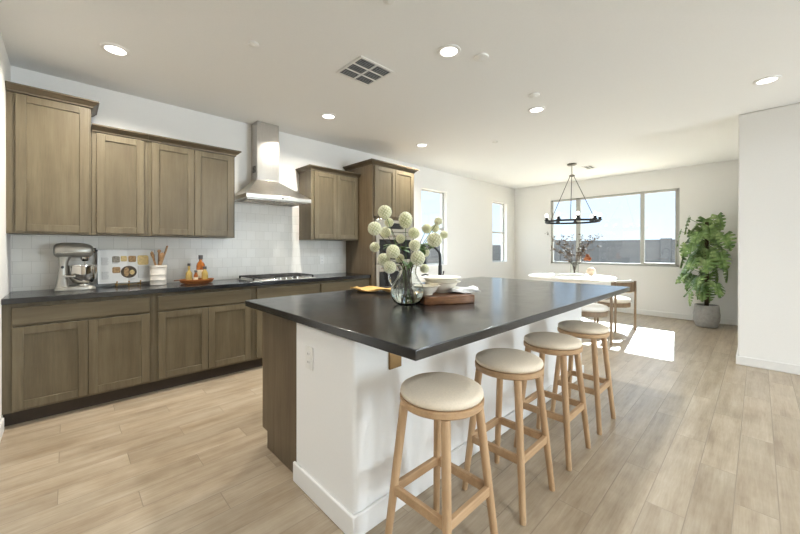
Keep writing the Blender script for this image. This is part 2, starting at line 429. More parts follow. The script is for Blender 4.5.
struct('wall_south', wall_holes(MB(), 'x', YB-T, YB, XB-T, XF+T, [(3.4, 5.2, 0.0, 2.4)]), 'wall')
struct('wall_west', MB().box(XB-T, XB, YB, YW+T, 0, ZC), 'wall')
struct('wall_rear', MB().box(XB, XL-T, YW, YW+T, 0, ZC), 'wall')
# baseboards
def base(name, x0, x1, y0, y1, h=0.095):
    struct(name, MB().box(x0, x1, y0, y1, 0, h), 'trim', bevel=0.005)
base('baseboard_east', XF-0.014, XF, YP, YW); base('baseboard_partition', XP-0.014, XP, YB, YP+0.014)
base('baseboard_partition_side', XP, XF-0.014, YP, YP+0.014)
base('baseboard_north', 3.76, XF-0.014, YW-0.014, YW); base('baseboard_kitchen_end', XL, XL+0.014, 2.586, 3.62)
base('baseboard_kitchen_end_side', XL-T, XL, 2.586, 2.6)
# windows (frames a little inside the wall, panes as thin glass)
def window_x(name, w, mid):       # in the north wall
    x0, x1, z0, z1 = w; y0, y1 = YW+0.085, YW+0.125; fw = 0.022
    fr = MB().box(x0, x0+fw, y0, y1, z0, z1).box(x1-fw, x1, y0, y1, z0, z1).box(x0, x1, y0, y1, z0, z0+fw).box(x0, x1, y0, y1, z1-fw, z1).box(x0, x1, y0-0.006, y1, mid-0.018, mid+0.018)
    o = struct(name, fr, 'vinyl', bevel=0.003)
    MB().box(x0+fw, x1-fw, y0+0.016, y0+0.020, z0+fw, z1-fw).build('pane', 'pane', o)
    return o
window_x('window_1', WIN1, 1.645); window_x('window_2', WIN2, 1.645)
def window_far():
    y0, y1, z0, z1 = WINF; xa, xb = XF+0.03, XF+0.09; f = 0.045
    mb = MB().box(xa, xb, y0, y0+f, z0, z1).box(xa, xb, y1-f, y1, z0, z1).box(xa, xb, y0, y1, z0, z0+f).box(xa, xb, y0, y1, z1-f, z1)
    mb.box(xa, xb, 2.680, 2.770, z0, z1).box(xa-0.01, xb, 1.525, 1.592, z0, z1)
    mb.box(xa-0.008, xb-0.01, y0+f, y0+f+0.02, z0+f, z1-f).box(xa-0.008, xb-0.01, y0+f, 1.53, z0+f, z0+f+0.022)
    o = struct('window_3', mb, 'vinyl', bevel=0.004)
    for a, b in ((y0+f, 1.525), (1.592, 2.680), (2.770, y1-f)):
        MB().box(xa+0.03, xa+0.034, a, b, z0+f, z1-f).build('pane', 'pane', o)
    struct('trim_1', MB().box(XF-0.012, XF+T, y0-0.01, y1+0.01, z0-0.018, z0), 'trim', bevel=0.004)
window_far()
def patio():  # unseen door, added as the opening for the daylight area lamp
    y0, y1 = YB-0.11, YB-0.05; x0, x1, z1 = 3.4, 5.2, 2.4; f = 0.06
    mb = MB().box(x0, x0+f, y0, y1, 0, z1).box(x1-f, x1, y0, y1, 0, z1).box(x0, x1, y0, y1, z1-f, z1).box(x0, x1, y0, y1, 0, 0.03)
    for x in (4.27,): mb.box(x, x+f, y0, y1, 0, z1)
    o = struct('added_door', mb, 'vinyl', bevel=0.004)
    MB().box(x0+f, x1-f, y0+0.028, y0+0.032, 0.03, z1-f).build('pane', 'pane', o)
patio()

# ------------------------------------------------------------------ outside
struct('ground', MB().box(-25, 45, -25, 45, -0.45, -0.25), 'dirt')
fw_ = thing('block_wall', 'grey concrete block yard wall beyond the wide dining window', 'wall', (16.2, 3, -0.25))
MB().box(-0.1, 0.1, -9, 6.1, 0, 1.865).build('masonry', 'block', fw_)
for y in (-0.6, 3.4): MB().box(-0.16, 0.14, y-0.16, y+0.16, 0, 1.91).build('pillar', 'block', fw_, bevel=0.01)
fn_ = thing('block_wall', 'grey concrete block yard wall beyond the two narrow windows', 'wall', (10, 9.1, -0.25))
MB().box(-14, 6.1, -0.1, 0.1, 0, 1.69).build('masonry', 'block', fn_)

# ------------------------------------------------------------------ cabinets
def shaker(parent, x0, x1, z0, z1, yf, name='door', st=0.056, t=0.02, mat='cab_v'):
    mb = MB()
    mb.box(x0, x0+st, yf, yf+t, z0, z1).box(x1-st, x1, yf, yf+t, z0, z1)
    mb.box(x0+st, x1-st, yf, yf+t, z0, z0+st).box(x0+st, x1-st, yf, yf+t, z1-st, z1)
    d = mb.build(name, mat, parent, bevel=0.0025)
    MB().box(x0+st-0.002, x1-st+0.002, yf+0.009, yf+t-0.001, z0+st-0.002, z1-st+0.002).build('door_panel', 'cab_panel', d)
    return d
def crown(parent, x0, x1, yf, yb, z, left, right, h=0.052, out=0.05):
    prof = [(0.0, -0.004), (0.010, -0.004), (0.012, 0.010), (0.028, 0.020), (0.042, 0.036), (out, 0.040), (out, h)]
    rings = []
    for d, dz in prof:
        l = x0-d if left else x0; r = x1+d if right else x1
        rings.append([(l, yb, z+dz), (l, yf-d, z+dz), (r, yf-d, z+dz), (r, yb, z+dz)])
    return MB().loft(rings).build('crown_moulding', 'crown', parent, bevel=0.0012, seg=1)
def base_cabinet(label, x0, x1, d0, d1, dm):
    o = thing('base_cabinet', label, 'cabinet', (x0, YW, 0), 0, 'base cabinets under the wall counter')
    X = lambda x: x-x0; Y = lambda y: y-YW
    MB().box(0, X(x1), Y(3.64), -0.002, 0.105, 0.873).build('carcass', 'cab_v', o, bevel=0.001)
    MB().box(0, X(x1), Y(3.70), Y(3.72), 0.0, 0.105).build('toe_kick', 'toe_shaded', o)
    MB().box(X(d0), X(d1), Y(3.62), Y(3.64), 0.722, 0.846).build('drawer', 'cab_h', o, bevel=0.003)
    shaker(o, X(d0), X(dm)-0.0015, 0.122, 0.705, Y(3.62)); shaker(o, X(dm)+0.0015, X(d1), 0.122, 0.705, Y(3.62))
    return o
base_cabinet('taupe wood base cabinet farthest left against the white end wall', XL, 0.54, -0.277, 0.511, 0.120)
base_cabinet('taupe wood base cabinet below the bottle tray, second from the left', 0.54, 1.39, 0.573, 1.360, 0.967)
base_cabinet('taupe wood base cabinet under the gas cooktop', 1.39, 2.168, 1.424, 2.150, 1.787)
base_cabinet('taupe wood base cabinet between cooktop and tall oven cabinet', 2.168, 2.935, 2.188, 2.905, 2.547)

def wall_cabinet(label, x0, x1, ztop, doors, left, right, zt_door):
    o = thing('wall_cabinet', label, 'cabinet', (x0, YW, 1.375), 0, 'wall cabinets over the counter')
    X = lambda x: x-x0; Y = lambda y: y-YW; Z = lambda z: z-1.375
    MB().box(0, X(x1), Y(3.88), -0.002, 0, Z(ztop)).build('carcass', 'cab_v', o, bevel=0.001)
    for a, b in doors: shaker(o, X(a), X(b), Z(1.391), Z(zt_door), Y(3.86))
    crown(o, 0, X(x1), Y(3.872), -0.002, Z(ztop), left, right)
    return o
wall_cabinet('tall single door taupe wall cabinet at far left corner', XL, 0.148, 2.437, [(-0.277, 0.132)], False, True, 2.425)
wall_cabinet('narrow single door taupe wall cabinet beside the tallest left one', 0.150, 0.5345, 2.246, [(0.18, 0.506)], False, False, 2.236)
wall_cabinet('double door taupe wall cabinet just left of the range hood', 0.536, 1.290, 2.246, [(0.563, 0.907), (0.910, 1.270)], False, True, 2.236)
wall_cabinet('double door taupe wall cabinet between range hood and oven cabinet', 2.195, 2.9335, 2.246, [(2.235, 2.563), (2.566, 2.912)], True, False, 2.236)

def oven_tower():
    x0, x1 = 2.936, 3.735
    o = thing('oven_cabinet', 'tall taupe wood cabinet housing the wall oven at the counter end', 'cabinet', (x0, YW, 0))
    W = x1-x0; Y = lambda y: y-YW; yf = Y(3.575)
    mb = MB().box(0, 0.02, yf, -0.002, 0, 2.392).box(W-0.02, W, yf, -0.002, 0, 2.392).box(0.02, W-0.02, -0.02, -0.002, 0.1, 2.392)
    mb.box(0.02, W-0.02, yf, -0.02, 1.665, 2.392).box(0.02, W-0.02, yf, -0.02, 0.10, 0.345).box(0.02, 0.045, yf, yf+0.02, 0.1, 2.39).box(W-0.045, W-0.02, yf, yf+0.02, 0.1, 2.39)
    mb.build('carcass', 'cab_shaded', o, bevel=0.001)
    MB().box(0.02, W-0.02, yf+0.06, yf+0.08, 0, 0.1).build('toe_kick', 'toe_shaded', o)
    shaker(o, 0.028, W/2-0.0015, 1.70, 2.378, yf-0.02); shaker(o, W/2+0.0015, W-0.028, 1.70, 2.378, yf-0.02)
    MB().box(0.028, W-0.028, yf-0.02, yf, 0.125, 0.335).build('drawer', 'cab_h', o, bevel=0.003)
    crown(o, 0, W, yf+0.004, -0.002, 2.392, True, True, 0.056, 0.055)
    v = thing('wall_oven', 'stainless double wall oven with dark glass behind the flowers', 'oven', (x0+W/2, 3.575, 0.36))
    hw = W/2-0.047
    MB().box(-hw, hw, 0.003, 0.5, 0, 1.30).build('oven_body', 'dark', v)
    MB().box(-hw, hw, -0.022, 0.003, 1.14, 1.30).build('control_panel', 'steel', v, bevel=0.003)
    MB().box(-0.16, 0.16, -0.0235, -0.022, 1.18, 1.26).build('display', 'black_glass', v)
    for z0, z1, nm in ((0.70, 1.13, 'upper'), (0.0, 0.69, 'lower')):
        d = MB().box(-hw, -hw+0.05, -0.03, 0.003, z0, z1).box(hw-0.05, hw, -0.03, 0.003, z0, z1).box(-hw+0.05, hw-0.05, -0.03, 0.003, z0, z0+0.05).box(-hw+0.05, hw-0.05, -0.03, 0.003, z1-0.10, z1).build('oven_door', 'steel', v, bevel=0.003)
        MB().box(-hw+0.05, hw-0.05, -0.024, -0.005, z0+0.05, z1-0.10).build('door_glass', 'black_glass', d)
        h = MB().tube([(-hw+0.05, -0.075, z1-0.05), (hw-0.05, -0.075, z1-0.05)], 0.011, 12)
        for s in (-1, 1): h.tube([(s*(hw-0.09), -0.03, z1-0.05), (s*(hw-0.09), -0.075, z1-0.05)], 0.008, 10)
        h.build('handle', 'chrome', d)
oven_tower()

# counter and splash
tag(MB().box(XL+0.001, 2.9355, 3.60, YW-0.009, 0.874, 0.914).build('countertop', 'stone', bevel=0.003), 'long black stone countertop along the kitchen wall', 'countertop')
struct('wall_backsplash', MB().box(XL, 1.2905, YW-0.008, YW, 0.914, 1.374).box(1.2905, 2.194, YW-0.008, YW, 0.914, 1.80).box(2.194, 2.935, YW-0.008, YW, 0.914, 1.374), 'tile')

# range hood
def hood():
    o = thing('range_hood', 'stainless chimney range hood on the wall above the cooktop', 'range hood', (1.722, YW, 1.79))
    x0, x1, y0 = -0.377, 0.377, 3.70-YW
    cx0, cx1, cy = 1.575-1.722, 1.835-1.722, 4.0-YW
    MB().loft([[(cx0, cy, 0.265), (cx1, cy, 0.265), (cx1, -0.009, 0.265), (cx0, -0.009, 0.265)], [(cx0, cy, ZC-1.79-0.002), (cx1, cy, ZC-1.79-0.002), (cx1, -0.009, ZC-1.79-0.002), (cx0, -0.009, ZC-1.79-0.002)]]).build('chimney', 'steel_v', o, bevel=0.004)
    can = MB()
    can.loft([[(x0, y0, 0.012), (x1, y0, 0.012), (x1, -0.009, 0.012), (x0, -0.009, 0.012)], [(x0, y0, 0.056), (x1, y0, 0.056), (x1, -0.009, 0.056), (x0, -0.009, 0.056)],
              [(cx0-0.004, cy-0.004, 0.262), (cx1+0.004, cy-0.004, 0.262), (cx1+0.004, -0.009, 0.262), (cx0-0.004, -0.009, 0.262)], [(cx0-0.004, cy-0.004, 0.272), (cx1+0.004, cy-0.004, 0.272), (cx1+0.004, -0.009, 0.272), (cx0-0.004, -0.009, 0.272)]])
    can.build('canopy', 'steel', o, bevel=0.003)
    for s in (-1, 1):
        mb = MB().box(s*0.18-0.165, s*0.18+0.165, y0+0.06, -0.05, 0.004, 0.012)
        for k in range(9): mb.box(s*0.18-0.15, s*0.18+0.15, y0+0.085+k*0.037, y0+0.10+k*0.037, 0.0, 0.004)
        mb.build('filter_panel', 'steel_v', o, bevel=0.002)
    MB().lathe([(0.009, 0), (0.009, 0.004), (0.0, 0.005)], 16, mat=Matrix.Translation((0.02, y0, 0.034)) @ Matrix.Rotation(R(90), 4, 'X')).build('button', 'black_metal', o)
    mb = MB()
    for k in range(5): mb.box(cx0-0.002, cx0, cy+0.04, cy+0.13, 0.36+k*0.016, 0.368+k*0.016)
    mb.build('vent_slot', 'dark', o)
hood()

def cooktop():
    o = thing('cooktop', 'stainless gas cooktop with black grates in the wall counter', 'cooktop', (1.755, 3.87, 0.914)); o.scale = (0.96, 1, 0.9)
    MB().box(-0.38, 0.38, -0.245, 0.245, 0, 0.012).build('tray', 'steel', o, bevel=0.004)
    for cx in (-0.245, 0.0, 0.245):
        g = MB(); w, d = 0.115, 0.20
        for s in (-1, 1):
            g.box(cx-w, cx+w, s*d-0.006, s*d+0.006, 0.036, 0.048); g.box(cx+s*w-0.006, cx+s*w+0.006, -d, d, 0.036, 0.048)
            for t in (-1, 1): g.box(cx+s*w-0.008, cx+s*w+0.008, t*d-0.008, t*d+0.008, 0.012, 0.044)
        g.box(cx-w, cx+w, -0.006, 0.006, 0.036, 0.05); g.box(cx-0.006, cx+0.006, -d, d, 0.036, 0.05)
        for yy in (-0.1, 0.1): g.box(cx-w, cx+w, yy-0.005, yy+0.005, 0.036, 0.05)
        g.build('grate', 'iron', o, bevel=0.002, seg=1)
    for cx, cy, r in ((-0.245, -0.1, 0.036), (-0.245, 0.11, 0.03), (0, 0.02, 0.05), (0.245, -0.1, 0.03), (0.245, 0.11, 0.036)):
        b = MB().lathe([(r, 0.012), (r, 0.02), (r*0.8, 0.024), (0, 0.024)], 20, (cx, cy, 0)).build('burner', 'steel', o)
        MB().lathe([(r*0.72, 0.024), (r*0.75, 0.031), (0, 0.033)], 20, (cx, cy, 0)).build('burner_cap', 'iron', b)
    for k in range(5):
        MB().lathe([(0.017, 0.012), (0.016, 0.034), (0.012, 0.037), (0, 0.037)], 18, (-0.14+k*0.07, -0.225, 0)).build('knob', 'chrome', o)
cooktop()

# ------------------------------------------------------------------ island
IX0, IX1, IY0, IY1 = 0.867, 3.738, 0.82, 2.407
def island():
    o = thing('kitchen_island', 'large kitchen island with white knee wall and taupe cabinet end', 'island', (0.9, 1.22, 0))
    X = lambda x: x-0.9; Y = lambda y: y-1.22
    xe = 3.70
    MB().box(0, X(xe), 0, Y(1.757), 0, 0.873).build('knee_wall', 'wall', o, bevel=0.018, seg=3)
    bb = MB(); t, h = 0.016, 0.105
    pts = [(X(0.9)-t, Y(1.757)), (X(0.9)-t, -t), (X(xe)+t, -t), (X(xe)+t, Y(1.757)), (X(xe), Y(1.757)), (X(xe), 0), (0, 0), (0, Y(1.757))]
    bb.poly([(a, b, 0.0) for a, b in pts], h); bb.build('baseboard', 'trim', o, bevel=0.006)
    cb = MB(); y0, y1 = Y(1.758), Y(2.235)
    cb.poly([(X(0.915), y0, 0.0), (X(0.915), Y(2.16), 0.0), (X(0.915), Y(2.16), 0.105), (X(0.915), y1, 0.105), (X(0.915), y1, 0.873), (X(0.915), y0, 0.873)], xe-0.915, (1, 0, 0))
    cb.build('cabinet_body', 'cab_shaded', o, bevel=0.002)
    for i in range(4):
        a = 0.94+i*0.685; b = a+0.665
        MB().box(X(a), X(b), y1, y1+0.02, 0.722, 0.846).build('drawer', 'cab_h', o, bevel=0.003)
        mm = (a+b)/2
        for p, q in ((a, mm-0.0015), (mm+0.0015, b)):
            st = 0.056
            m = MB().box(X(p), X(p)+st, y1, y1+0.02, 0.122, 0.705).box(X(q)-st, X(q), y1, y1+0.02, 0.122, 0.705).box(X(p)+st, X(q)-st, y1, y1+0.02, 0.122, 0.122+st).box(X(p)+st, X(q)-st, y1, y1+0.02, 0.705-st, 0.705)
            d = m.build('door', 'cab_v', o, bevel=0.0025)
            MB().box(X(p)+st, X(q)-st, y1, y1+0.011, 0.122+st, 0.705-st).build('door_panel', 'cab_panel', d)
    for x in (1.14, 2.3, 3.46):
        MB().box(X(x)-0.04, X(x)+0.04, -0.30, 0.0, 0.863, 0.873).box(X(x)-0.04, X(x)+0.04, -0.010, 0.0, 0.688, 0.864).build('support_bracket', 'bronze', o, bevel=0.004)
island()
tag(MB().box(IX0, IX1, IY0, IY1, 0.874, 0.914).build('island_countertop', 'stone', bevel=0.004, seg=3), 'black stone island countertop with overhang above the bar stools', 'countertop')

def outlet(label, loc, rz):
    o = thing('outlet', label, 'outlet', loc, rz)
    MB().box(-0.036, 0.036, -0.006, 0, -0.058, 0.058).build('cover_plate', 'white_plastic', o, bevel=0.002)
    for s in (-1, 1):
        r = MB().box(-0.017, 0.017, -0.0085, -0.006, s*0.021-0.014, s*0.021+0.014).build('receptacle', 'trim', o, bevel=0.002)
        MB().box(-0.008, -0.006, -0.009, -0.0084, s*0.021-0.004, s*0.021+0.006).box(0.006, 0.008, -0.009, -0.0084, s*0.021-0.004, s*0.021+0.006).build('slot', 'dark', r)
outlet('white power outlet on the end of the kitchen island', (0.8995, 1.60, 0.702), R(-90))
outlet('white power outlet on the tiled backsplash right of the cooktop', (2.53, YW-0.0085, 1.106), 0)

# ------------------------------------------------------------------ stools
def make_stool():
    o = thing('bar_stool', '', 'bar stool', (0, 0, 0), 0, 'round bar stools along the island')
    c = [(0.0, 0.662), (0.150, 0.662), (0.166, 0.668), (0.171, 0.678), (0.168, 0.690), (0.150, 0.700), (0.11, 0.705), (0.0, 0.707)]
    MB().lathe(c, 48).build('seat_cushion', 'fabric', o, angle=60)
    MB().lathe([(0.0, 0.630), (0.155, 0.630), (0.166, 0.634), (0.172, 0.640), (0.173, 0.660), (0.169, 0.663), (0.0, 0.663)], 48).build('seat_frame', 'oak_h', o)
    top, bot = 0.108, 0.162
    P = lambda sx, sy, z: Vector((sx*(bot+(top-bot)*z/0.632), sy*(bot+(top-bot)*z/0.632), z))
    for sx, sy in ((1, 1), (-1, 1), (1, -1), (-1, -1)):
        MB().tube([P(sx, sy, 0), P(sx, sy, 0.004), P(sx, sy, 0.3), P(sx, sy, 0.632)], [0.0135, 0.0150, 0.0175, 0.0185], 16).build('leg', 'oak', o)
    zr = 0.270; b = P(1, 1, zr).x
    for k in range(4):
        m = Matrix.Rotation(k*math.pi/2, 4, 'Z')
        MB().box(-b+0.010, b-0.010, -b-0.010, -b+0.010, zr-0.019, zr+0.019, mat=m).build('stretcher', 'oak_h', o, bevel=0.003)
    return o
stool = make_stool()
SL = ['round wooden bar stool with cream cushion, nearest the camera', 'round wooden bar stool with cream cushion, second from the camera', 'round wooden bar stool with cream cushion, third from the camera', 'round wooden bar stool with cream cushion, last one toward the dining table']
for i, x in enumerate((1.117, 1.670, 2.226, 2.774)):
    s = stool if i == 0 else copy_tree(stool)
    s.location = (x, 0.91, 0); s['label'] = SL[i]

# ------------------------------------------------------------------ ceiling fittings
def downlight(label, x, y, dim=1.0, tone=(0.85, 0.93, 1.0)):
    o = thing('downlight', label, 'ceiling light', (x, y, ZC), 0, 'recessed ceiling lights')
    MB().ringlathe([(0.088, 0), (0.086, -0.006), (0.07, -0.010), (0.064, -0.008), (0.064, 0)], 40).build('trim_ring', 'trim', o)
    MB().lathe([(0.0, -0.0005), (0.0635, -0.0005), (0.0635, -0.004), (0.0, -0.006)], 40).build('diffuser', 'lamp', o)
    l = bpy.data.lights.new('lamp_light', 'AREA'); l.shape = 'DISK'; l.size = 0.12; l.energy = LAMP_W*dim; l.color = tone; l.spread = R(150)
    lo = bpy.data.objects.new('lamp_light', l); col.objects.link(lo); lo.parent = o; lo.location = (0, 0, -0.012)
for lab, x, y in (('round recessed ceiling light above the far left wall cabinets', 0.261, 3.31), ('round recessed ceiling light beside the square ceiling vent over the island', 2.051, 1.604),
                  ('round recessed ceiling light in front of the range hood', 2.095, 3.32), ('round recessed ceiling light nearest the right partition wall', 4.393, -0.049),
                  ('round recessed ceiling light over the far end of the island', 3.577, 1.632), ('round recessed ceiling light in front of the tall oven cabinet', 3.636, 3.323)):
    downlight(lab, x, y, 0.12 if x > 4 else 1.0, (1, 0.95, 0.86) if y > 3 else (0.85, 0.93, 1.0))     # the one by the partition is dimmed
for lab, x, y in (('added unseen recessed light over the living area by the patio door', 2.2, -3.2),
                  ('added unseen recessed light over the living area behind the camera', 0.2, -3.2), ('added unseen recessed light over the middle of the living area', 0.9, -1.2),
                  ('added unseen recessed light over the rear corner of the room', -1.6, -3.2), ('added unseen recessed light over the rear hall', -1.6, 0.8)):
    downlight(lab, x, y)  # unseen lamps added behind the camera to raise the room's fill light
def detector(name, label, cat, x, y, r):
    o = thing(name, label, cat, (x, y, ZC))
    MB().lathe([(0, 0), (r, 0), (r, -0.005), (r*0.94, -0.011), (r*0.6, -0.0145), (0, -0.0152)], 32).build('housing', 'white_plastic', o)
    MB().lathe([(0, -0.015), (r*0.3, -0.015), (r*0.28, -0.017), (0, -0.018)], 20).build('sensor_cap', 'trim', o)
detector('smoke_detector', 'white round smoke detector beside the nearest ceiling light', 'smoke detector', 2.292, 1.483, 0.058)
detector('smoke_detector', 'white round smoke detector close to the light over the island end', 'smoke detector', 3.222, 1.495, 0.052)
detector('sprinkler_cover', 'small white sprinkler cover on ceiling left of the vent', 'sprinkler', 0.967, 2.522, 0.035)
detector('sprinkler_cover', 'small white sprinkler cover on ceiling near the dining area', 'sprinkler', 4.256, 2.527, 0.035)
detector('sprinkler_cover', 'small white sprinkler cover on ceiling at top of picture', 'sprinkler', 1.37, 1.52, 0.035)
def vent(label, x, y, w, nx, ny, h=None):
    o = thing('ceiling_vent', label, 'vent', (x, y, ZC)); h = h or w
    fr = MB(); t = 0.022
    fr.box(-w, w, -h, -h+t, -0.008, 0).box(-w, w, h-t, h, -0.008, 0).box(-w, -w+t, -h+t, h-t, -0.008, 0).box(w-t, w, -h+t, h-t, -0.008, 0)
    for i in range(1, nx): xx = -w+t+(2*w-2*t)*i/nx; fr.box(xx-0.008, xx+0.008, -h+t, h-t, -0.008, 0)
    for i in range(1, ny): yy = -h+t+(2*h-2*t)*i/ny; fr.box(-w+t, w-t, yy-0.008, yy+0.008, -0.008, 0)
    fr.build('frame', 'trim', o, bevel=0.002)
    MB().box(-w+t, w-t, -h+t, h-t, -0.002, 0).build('dark_backing', 'vent_backing', o)  # flat dark sheet in place of an open duct
    sl = MB(); n = 15
    for i in range(n):
        yy = -h+t+(2*h-2*t)*(i+0.5)/n
        sl.box(-w+t, w-t, -0.007, 0.007, -0.0006, 0.0006, mat=Matrix.Translation((0, yy, -0.006)) @ Matrix.Rotation(R(38), 4, 'X'))
    sl.build('louvre', 'trim', o)
vent('square louvred air vent on the ceiling above the island', 1.79, 2.28, 0.175, 2, 3)
vent('small white air vent on the ceiling beyond the chandelier', 6.78, 2.12, 0.15, 1, 2, 0.08)

# ------------------------------------------------------------------ chandelier
def chandelier():
    cx, cy = 6.31, 2.25; Rr = 0.425
    o = thing('chandelier', 'black ring chandelier with candle bulbs above the dining table', 'chandelier', (cx, cy, ZC))
    MB().lathe([(0, 0), (0.075, 0), (0.075, -0.018), (0.06, -0.028), (0.012, -0.03), (0, -0.03)], 32).build('ceiling_canopy', 'nickel', o)
    MB().tube([(0, 0, -0.03), (0, 0, -0.19)], 0.006, 10).build('stem', 'nickel', o)
    MB().lathe([(0, -0.185), (0.018, -0.185), (0.045, -0.20), (0.045, -0.215), (0.02, -0.225), (0, -0.225)], 24).build('hub', 'nickel', o)
    zr = 1.735-ZC
    MB().ringlathe([(Rr-0.006, zr-0.016), (Rr+0.006, zr-0.016), (Rr+0.006, zr+0.016), (Rr-0.006, zr+0.016)], 72).build('ring', 'black_metal', o, bevel=0.002)
    for k in range(3):
        a = R(46+31+120*k)
        MB().tube([(0.035*math.cos(a), 0.035*math.sin(a), -0.212), (Rr*math.cos(a), Rr*math.sin(a), zr+0.014)], 0.0055, 8).build('hanging_rod', 'cord', o)
    for k in range(9):
        a = R(12+40*k); px, py = Rr*math.cos(a), Rr*math.sin(a)
        c = MB().lathe([(0, -0.012), (0.015, -0.012), (0.034, 0.006), (0.036, 0.016), (0.022, 0.020), (0.022, 0.055), (0.0, 0.055)], 20, (px, py, zr+0.014)).build('candle_cup', 'black_metal', o)
        MB().lathe([(0.012, 0.055), (0.026, 0.075), (0.030, 0.092), (0.024, 0.112), (0.010, 0.125), (0, 0.128)], 16, (px, py, zr+0.014)).build('bulb', 'bulb', c)
chandelier()

# ------------------------------------------------------------------ dining set
TX, TY, TZ = 6.45, 2.32, 0.78
def dining_table():
    o = thing('dining_table', 'round white dining table under the ring chandelier', 'table', (TX, TY, 0))
    MB().lathe([(0, TZ-0.045), (0.64, TZ-0.045), (0.685, TZ-0.035), (0.70, TZ-0.018), (0.697, TZ-0.005), (0.685, TZ), (0, TZ)], 72).build('tabletop', 'table_white', o)
    MB().lathe([(0, 0.02), (0.14, 0.05), (0.10, 0.2), (0.09, 0.45), (0.13, 0.65), (0.22, TZ-0.045), (0, TZ-0.045)], 40).build('pedestal', 'table_white', o)
    MB().lathe([(0, 0), (0.30, 0), (0.30, 0.015), (0.26, 0.03), (0.13, 0.05), (0, 0.05)], 48).build('base', 'table_white', o)
dining_table()
def make_chair():
    o = thing('dining_chair', '', 'chair', (0, 0, 0), 0, 'dining chairs around the white table')
    MB().lathe([(0, 0.425), (0.21, 0.425), (0.232, 0.437), (0.236, 0.46), (0.226, 0.487), (0.19, 0.50), (0, 0.505)], 40, sy=0.95).build('seat_cushion', 'boucle', o, angle=60)
    MB().ringlathe([(0.205, 0.362), (0.225, 0.362), (0.228, 0.425), (0.205, 0.425)], 40).box(-0.2, 0.2, -0.02, 0.02, 0.395, 0.424).build('seat_rail', 'ash', o, bevel=0.003)
    for sx in (-1, 1):
        MB().tube([(sx*0.205, -0.20, 0), (sx*0.205, -0.20, 0.765)], [0.0155, 0.0175], 14).build('leg', 'ash', o)
        MB().tube([(sx*0.185, 0.185, 0), (sx*0.185, 0.185, 0.43)], [0.0145, 0.0175], 14).build('leg', 'ash', o)
    arc = [R(197+146*i/24) for i in range(25)]
    def band(ri, ro, z0, z1, name, mat, bv):
        rings = []
        for a in arc:
            c, s = math.cos(a), math.sin(a)*0.72
            rings.append([(ri*c, ri*s-0.09, z0), (ro*c, ro*s-0.09, z0), (ro*c, ro*s-0.09, z1), (ri*c, ri*s-0.09, z1)])
        MB().loft(rings).build(name, mat, o, bevel=bv)
    band(0.215, 0.24, 0.60, 0.752, 'backrest', 'ash', 0.004)
    band(0.168, 0.2145, 0.585, 0.782, 'back_cushion', 'boucle', 0.015)
    return o
chair = make_chair()
def face(px, py): return math.atan2(-(TX-px), TY-py)
CH = [(6.276, 1.60, R(-25.5), 'light wood dining chair with ivory seat, right side of the white table'),
      (5.17, 1.62, math.atan2(-0.8, 0.6), 'light wood dining chair with ivory seat, seen between bar stool and island tip')]
for i, (x, y, a, lab) in enumerate(CH):
    c = chair if i == 0 else copy_tree(chair)
    c.location = (x, y, 0); c.rotation_euler = (0, 0, a); c['label'] = lab
# table dressing
def dried_vase():
    bx, by = 6.90, 2.41
    o = thing('glass_vase', 'clear glass vase of dried branches on the dining table', 'vase', (bx, by, TZ))
    MB().lathe([(0, 0), (0.060, 0), (0.068, 0.01), (0.070, 0.2), (0.073, 0.25), (0.070, 0.25), (0.067, 0.2), (0.064, 0.014), (0, 0.012)], 32).build('vessel', 'glass', o)
    rnd = random.Random(3)
    d = thing('dried_branches', 'dark dried leafy branches standing in the dining table vase', 'branches', (bx, by, TZ+0.015))
    tw, lf, ru = MB(), MB(), MB()
    ax = Vector((0.72, -0.694, 0)); fw = Vector((0.694, 0.72, 0))
    def leafq(mb, p, dr, L, w):
        dr = dr.normalized(); sd = dr.cross(Vector((rnd.uniform(-1, 1), rnd.uniform(-1, 1), rnd.uniform(-1, 1)))).normalized()
        nn = dr.cross(sd)*0.15*L
        mb.poly([p, p+dr*L*0.5+sd*w, p+dr*L+nn, p+dr*L*0.5-sd*w], 0.0012, tuple(nn.normalized()))
    for k in range(22):
        side = -1 if k % 2 else 1
        spread = side*rnd.uniform(0.10, 0.46); dep = rnd.uniform(-0.16, 0.16); h = rnd.uniform(0.48, 0.80)
        pts = []
        for i in range(9):
            t = i/8; q = t**1.9
            pts.append(ax*(spread*q+side*0.02*t+0.012*math.sin(t*7+k)) + fw*(dep*q) + Vector((0, 0, 0.01+h*t - 0.05*t*t)))
        tw.tube(pts, [0.0032-0.0022*i/8 for i in range(9)], 5)
        for i in range(4, 9):
            for j in range(5):
                dv = Vector((rnd.uniform(-1, 1), rnd.uniform(-1, 1), rnd.uniform(-0.3, 1)))
                leafq(lf, pts[i]+Vector((rnd.uniform(-.02, .02), rnd.uniform(-.02, .02), rnd.uniform(-.02, .02))), dv, rnd.uniform(0.035, 0.065), rnd.uniform(0.007, 0.013))
    for k in range(3):
        c0 = ax*(0.19+0.03*k)+fw*(-0.05)+Vector((0, 0, 0.28+0.05*(k % 2)))
        for j in range(60): leafq(ru, c0, Vector((rnd.gauss(0, 1), rnd.gauss(0, 1), rnd.gauss(0, 1))), 0.045, 0.012)
        tw.tube([Vector((0, 0, 0.01)), ax*0.05+Vector((0, 0, 0.17)), c0], 0.0025, 5)
    tw.build('twig', 'twig', d); lf.build('foliage', 'dry_leaf', d); ru.build('dried_blossom', 'rust_leaf', d)
dried_vase()
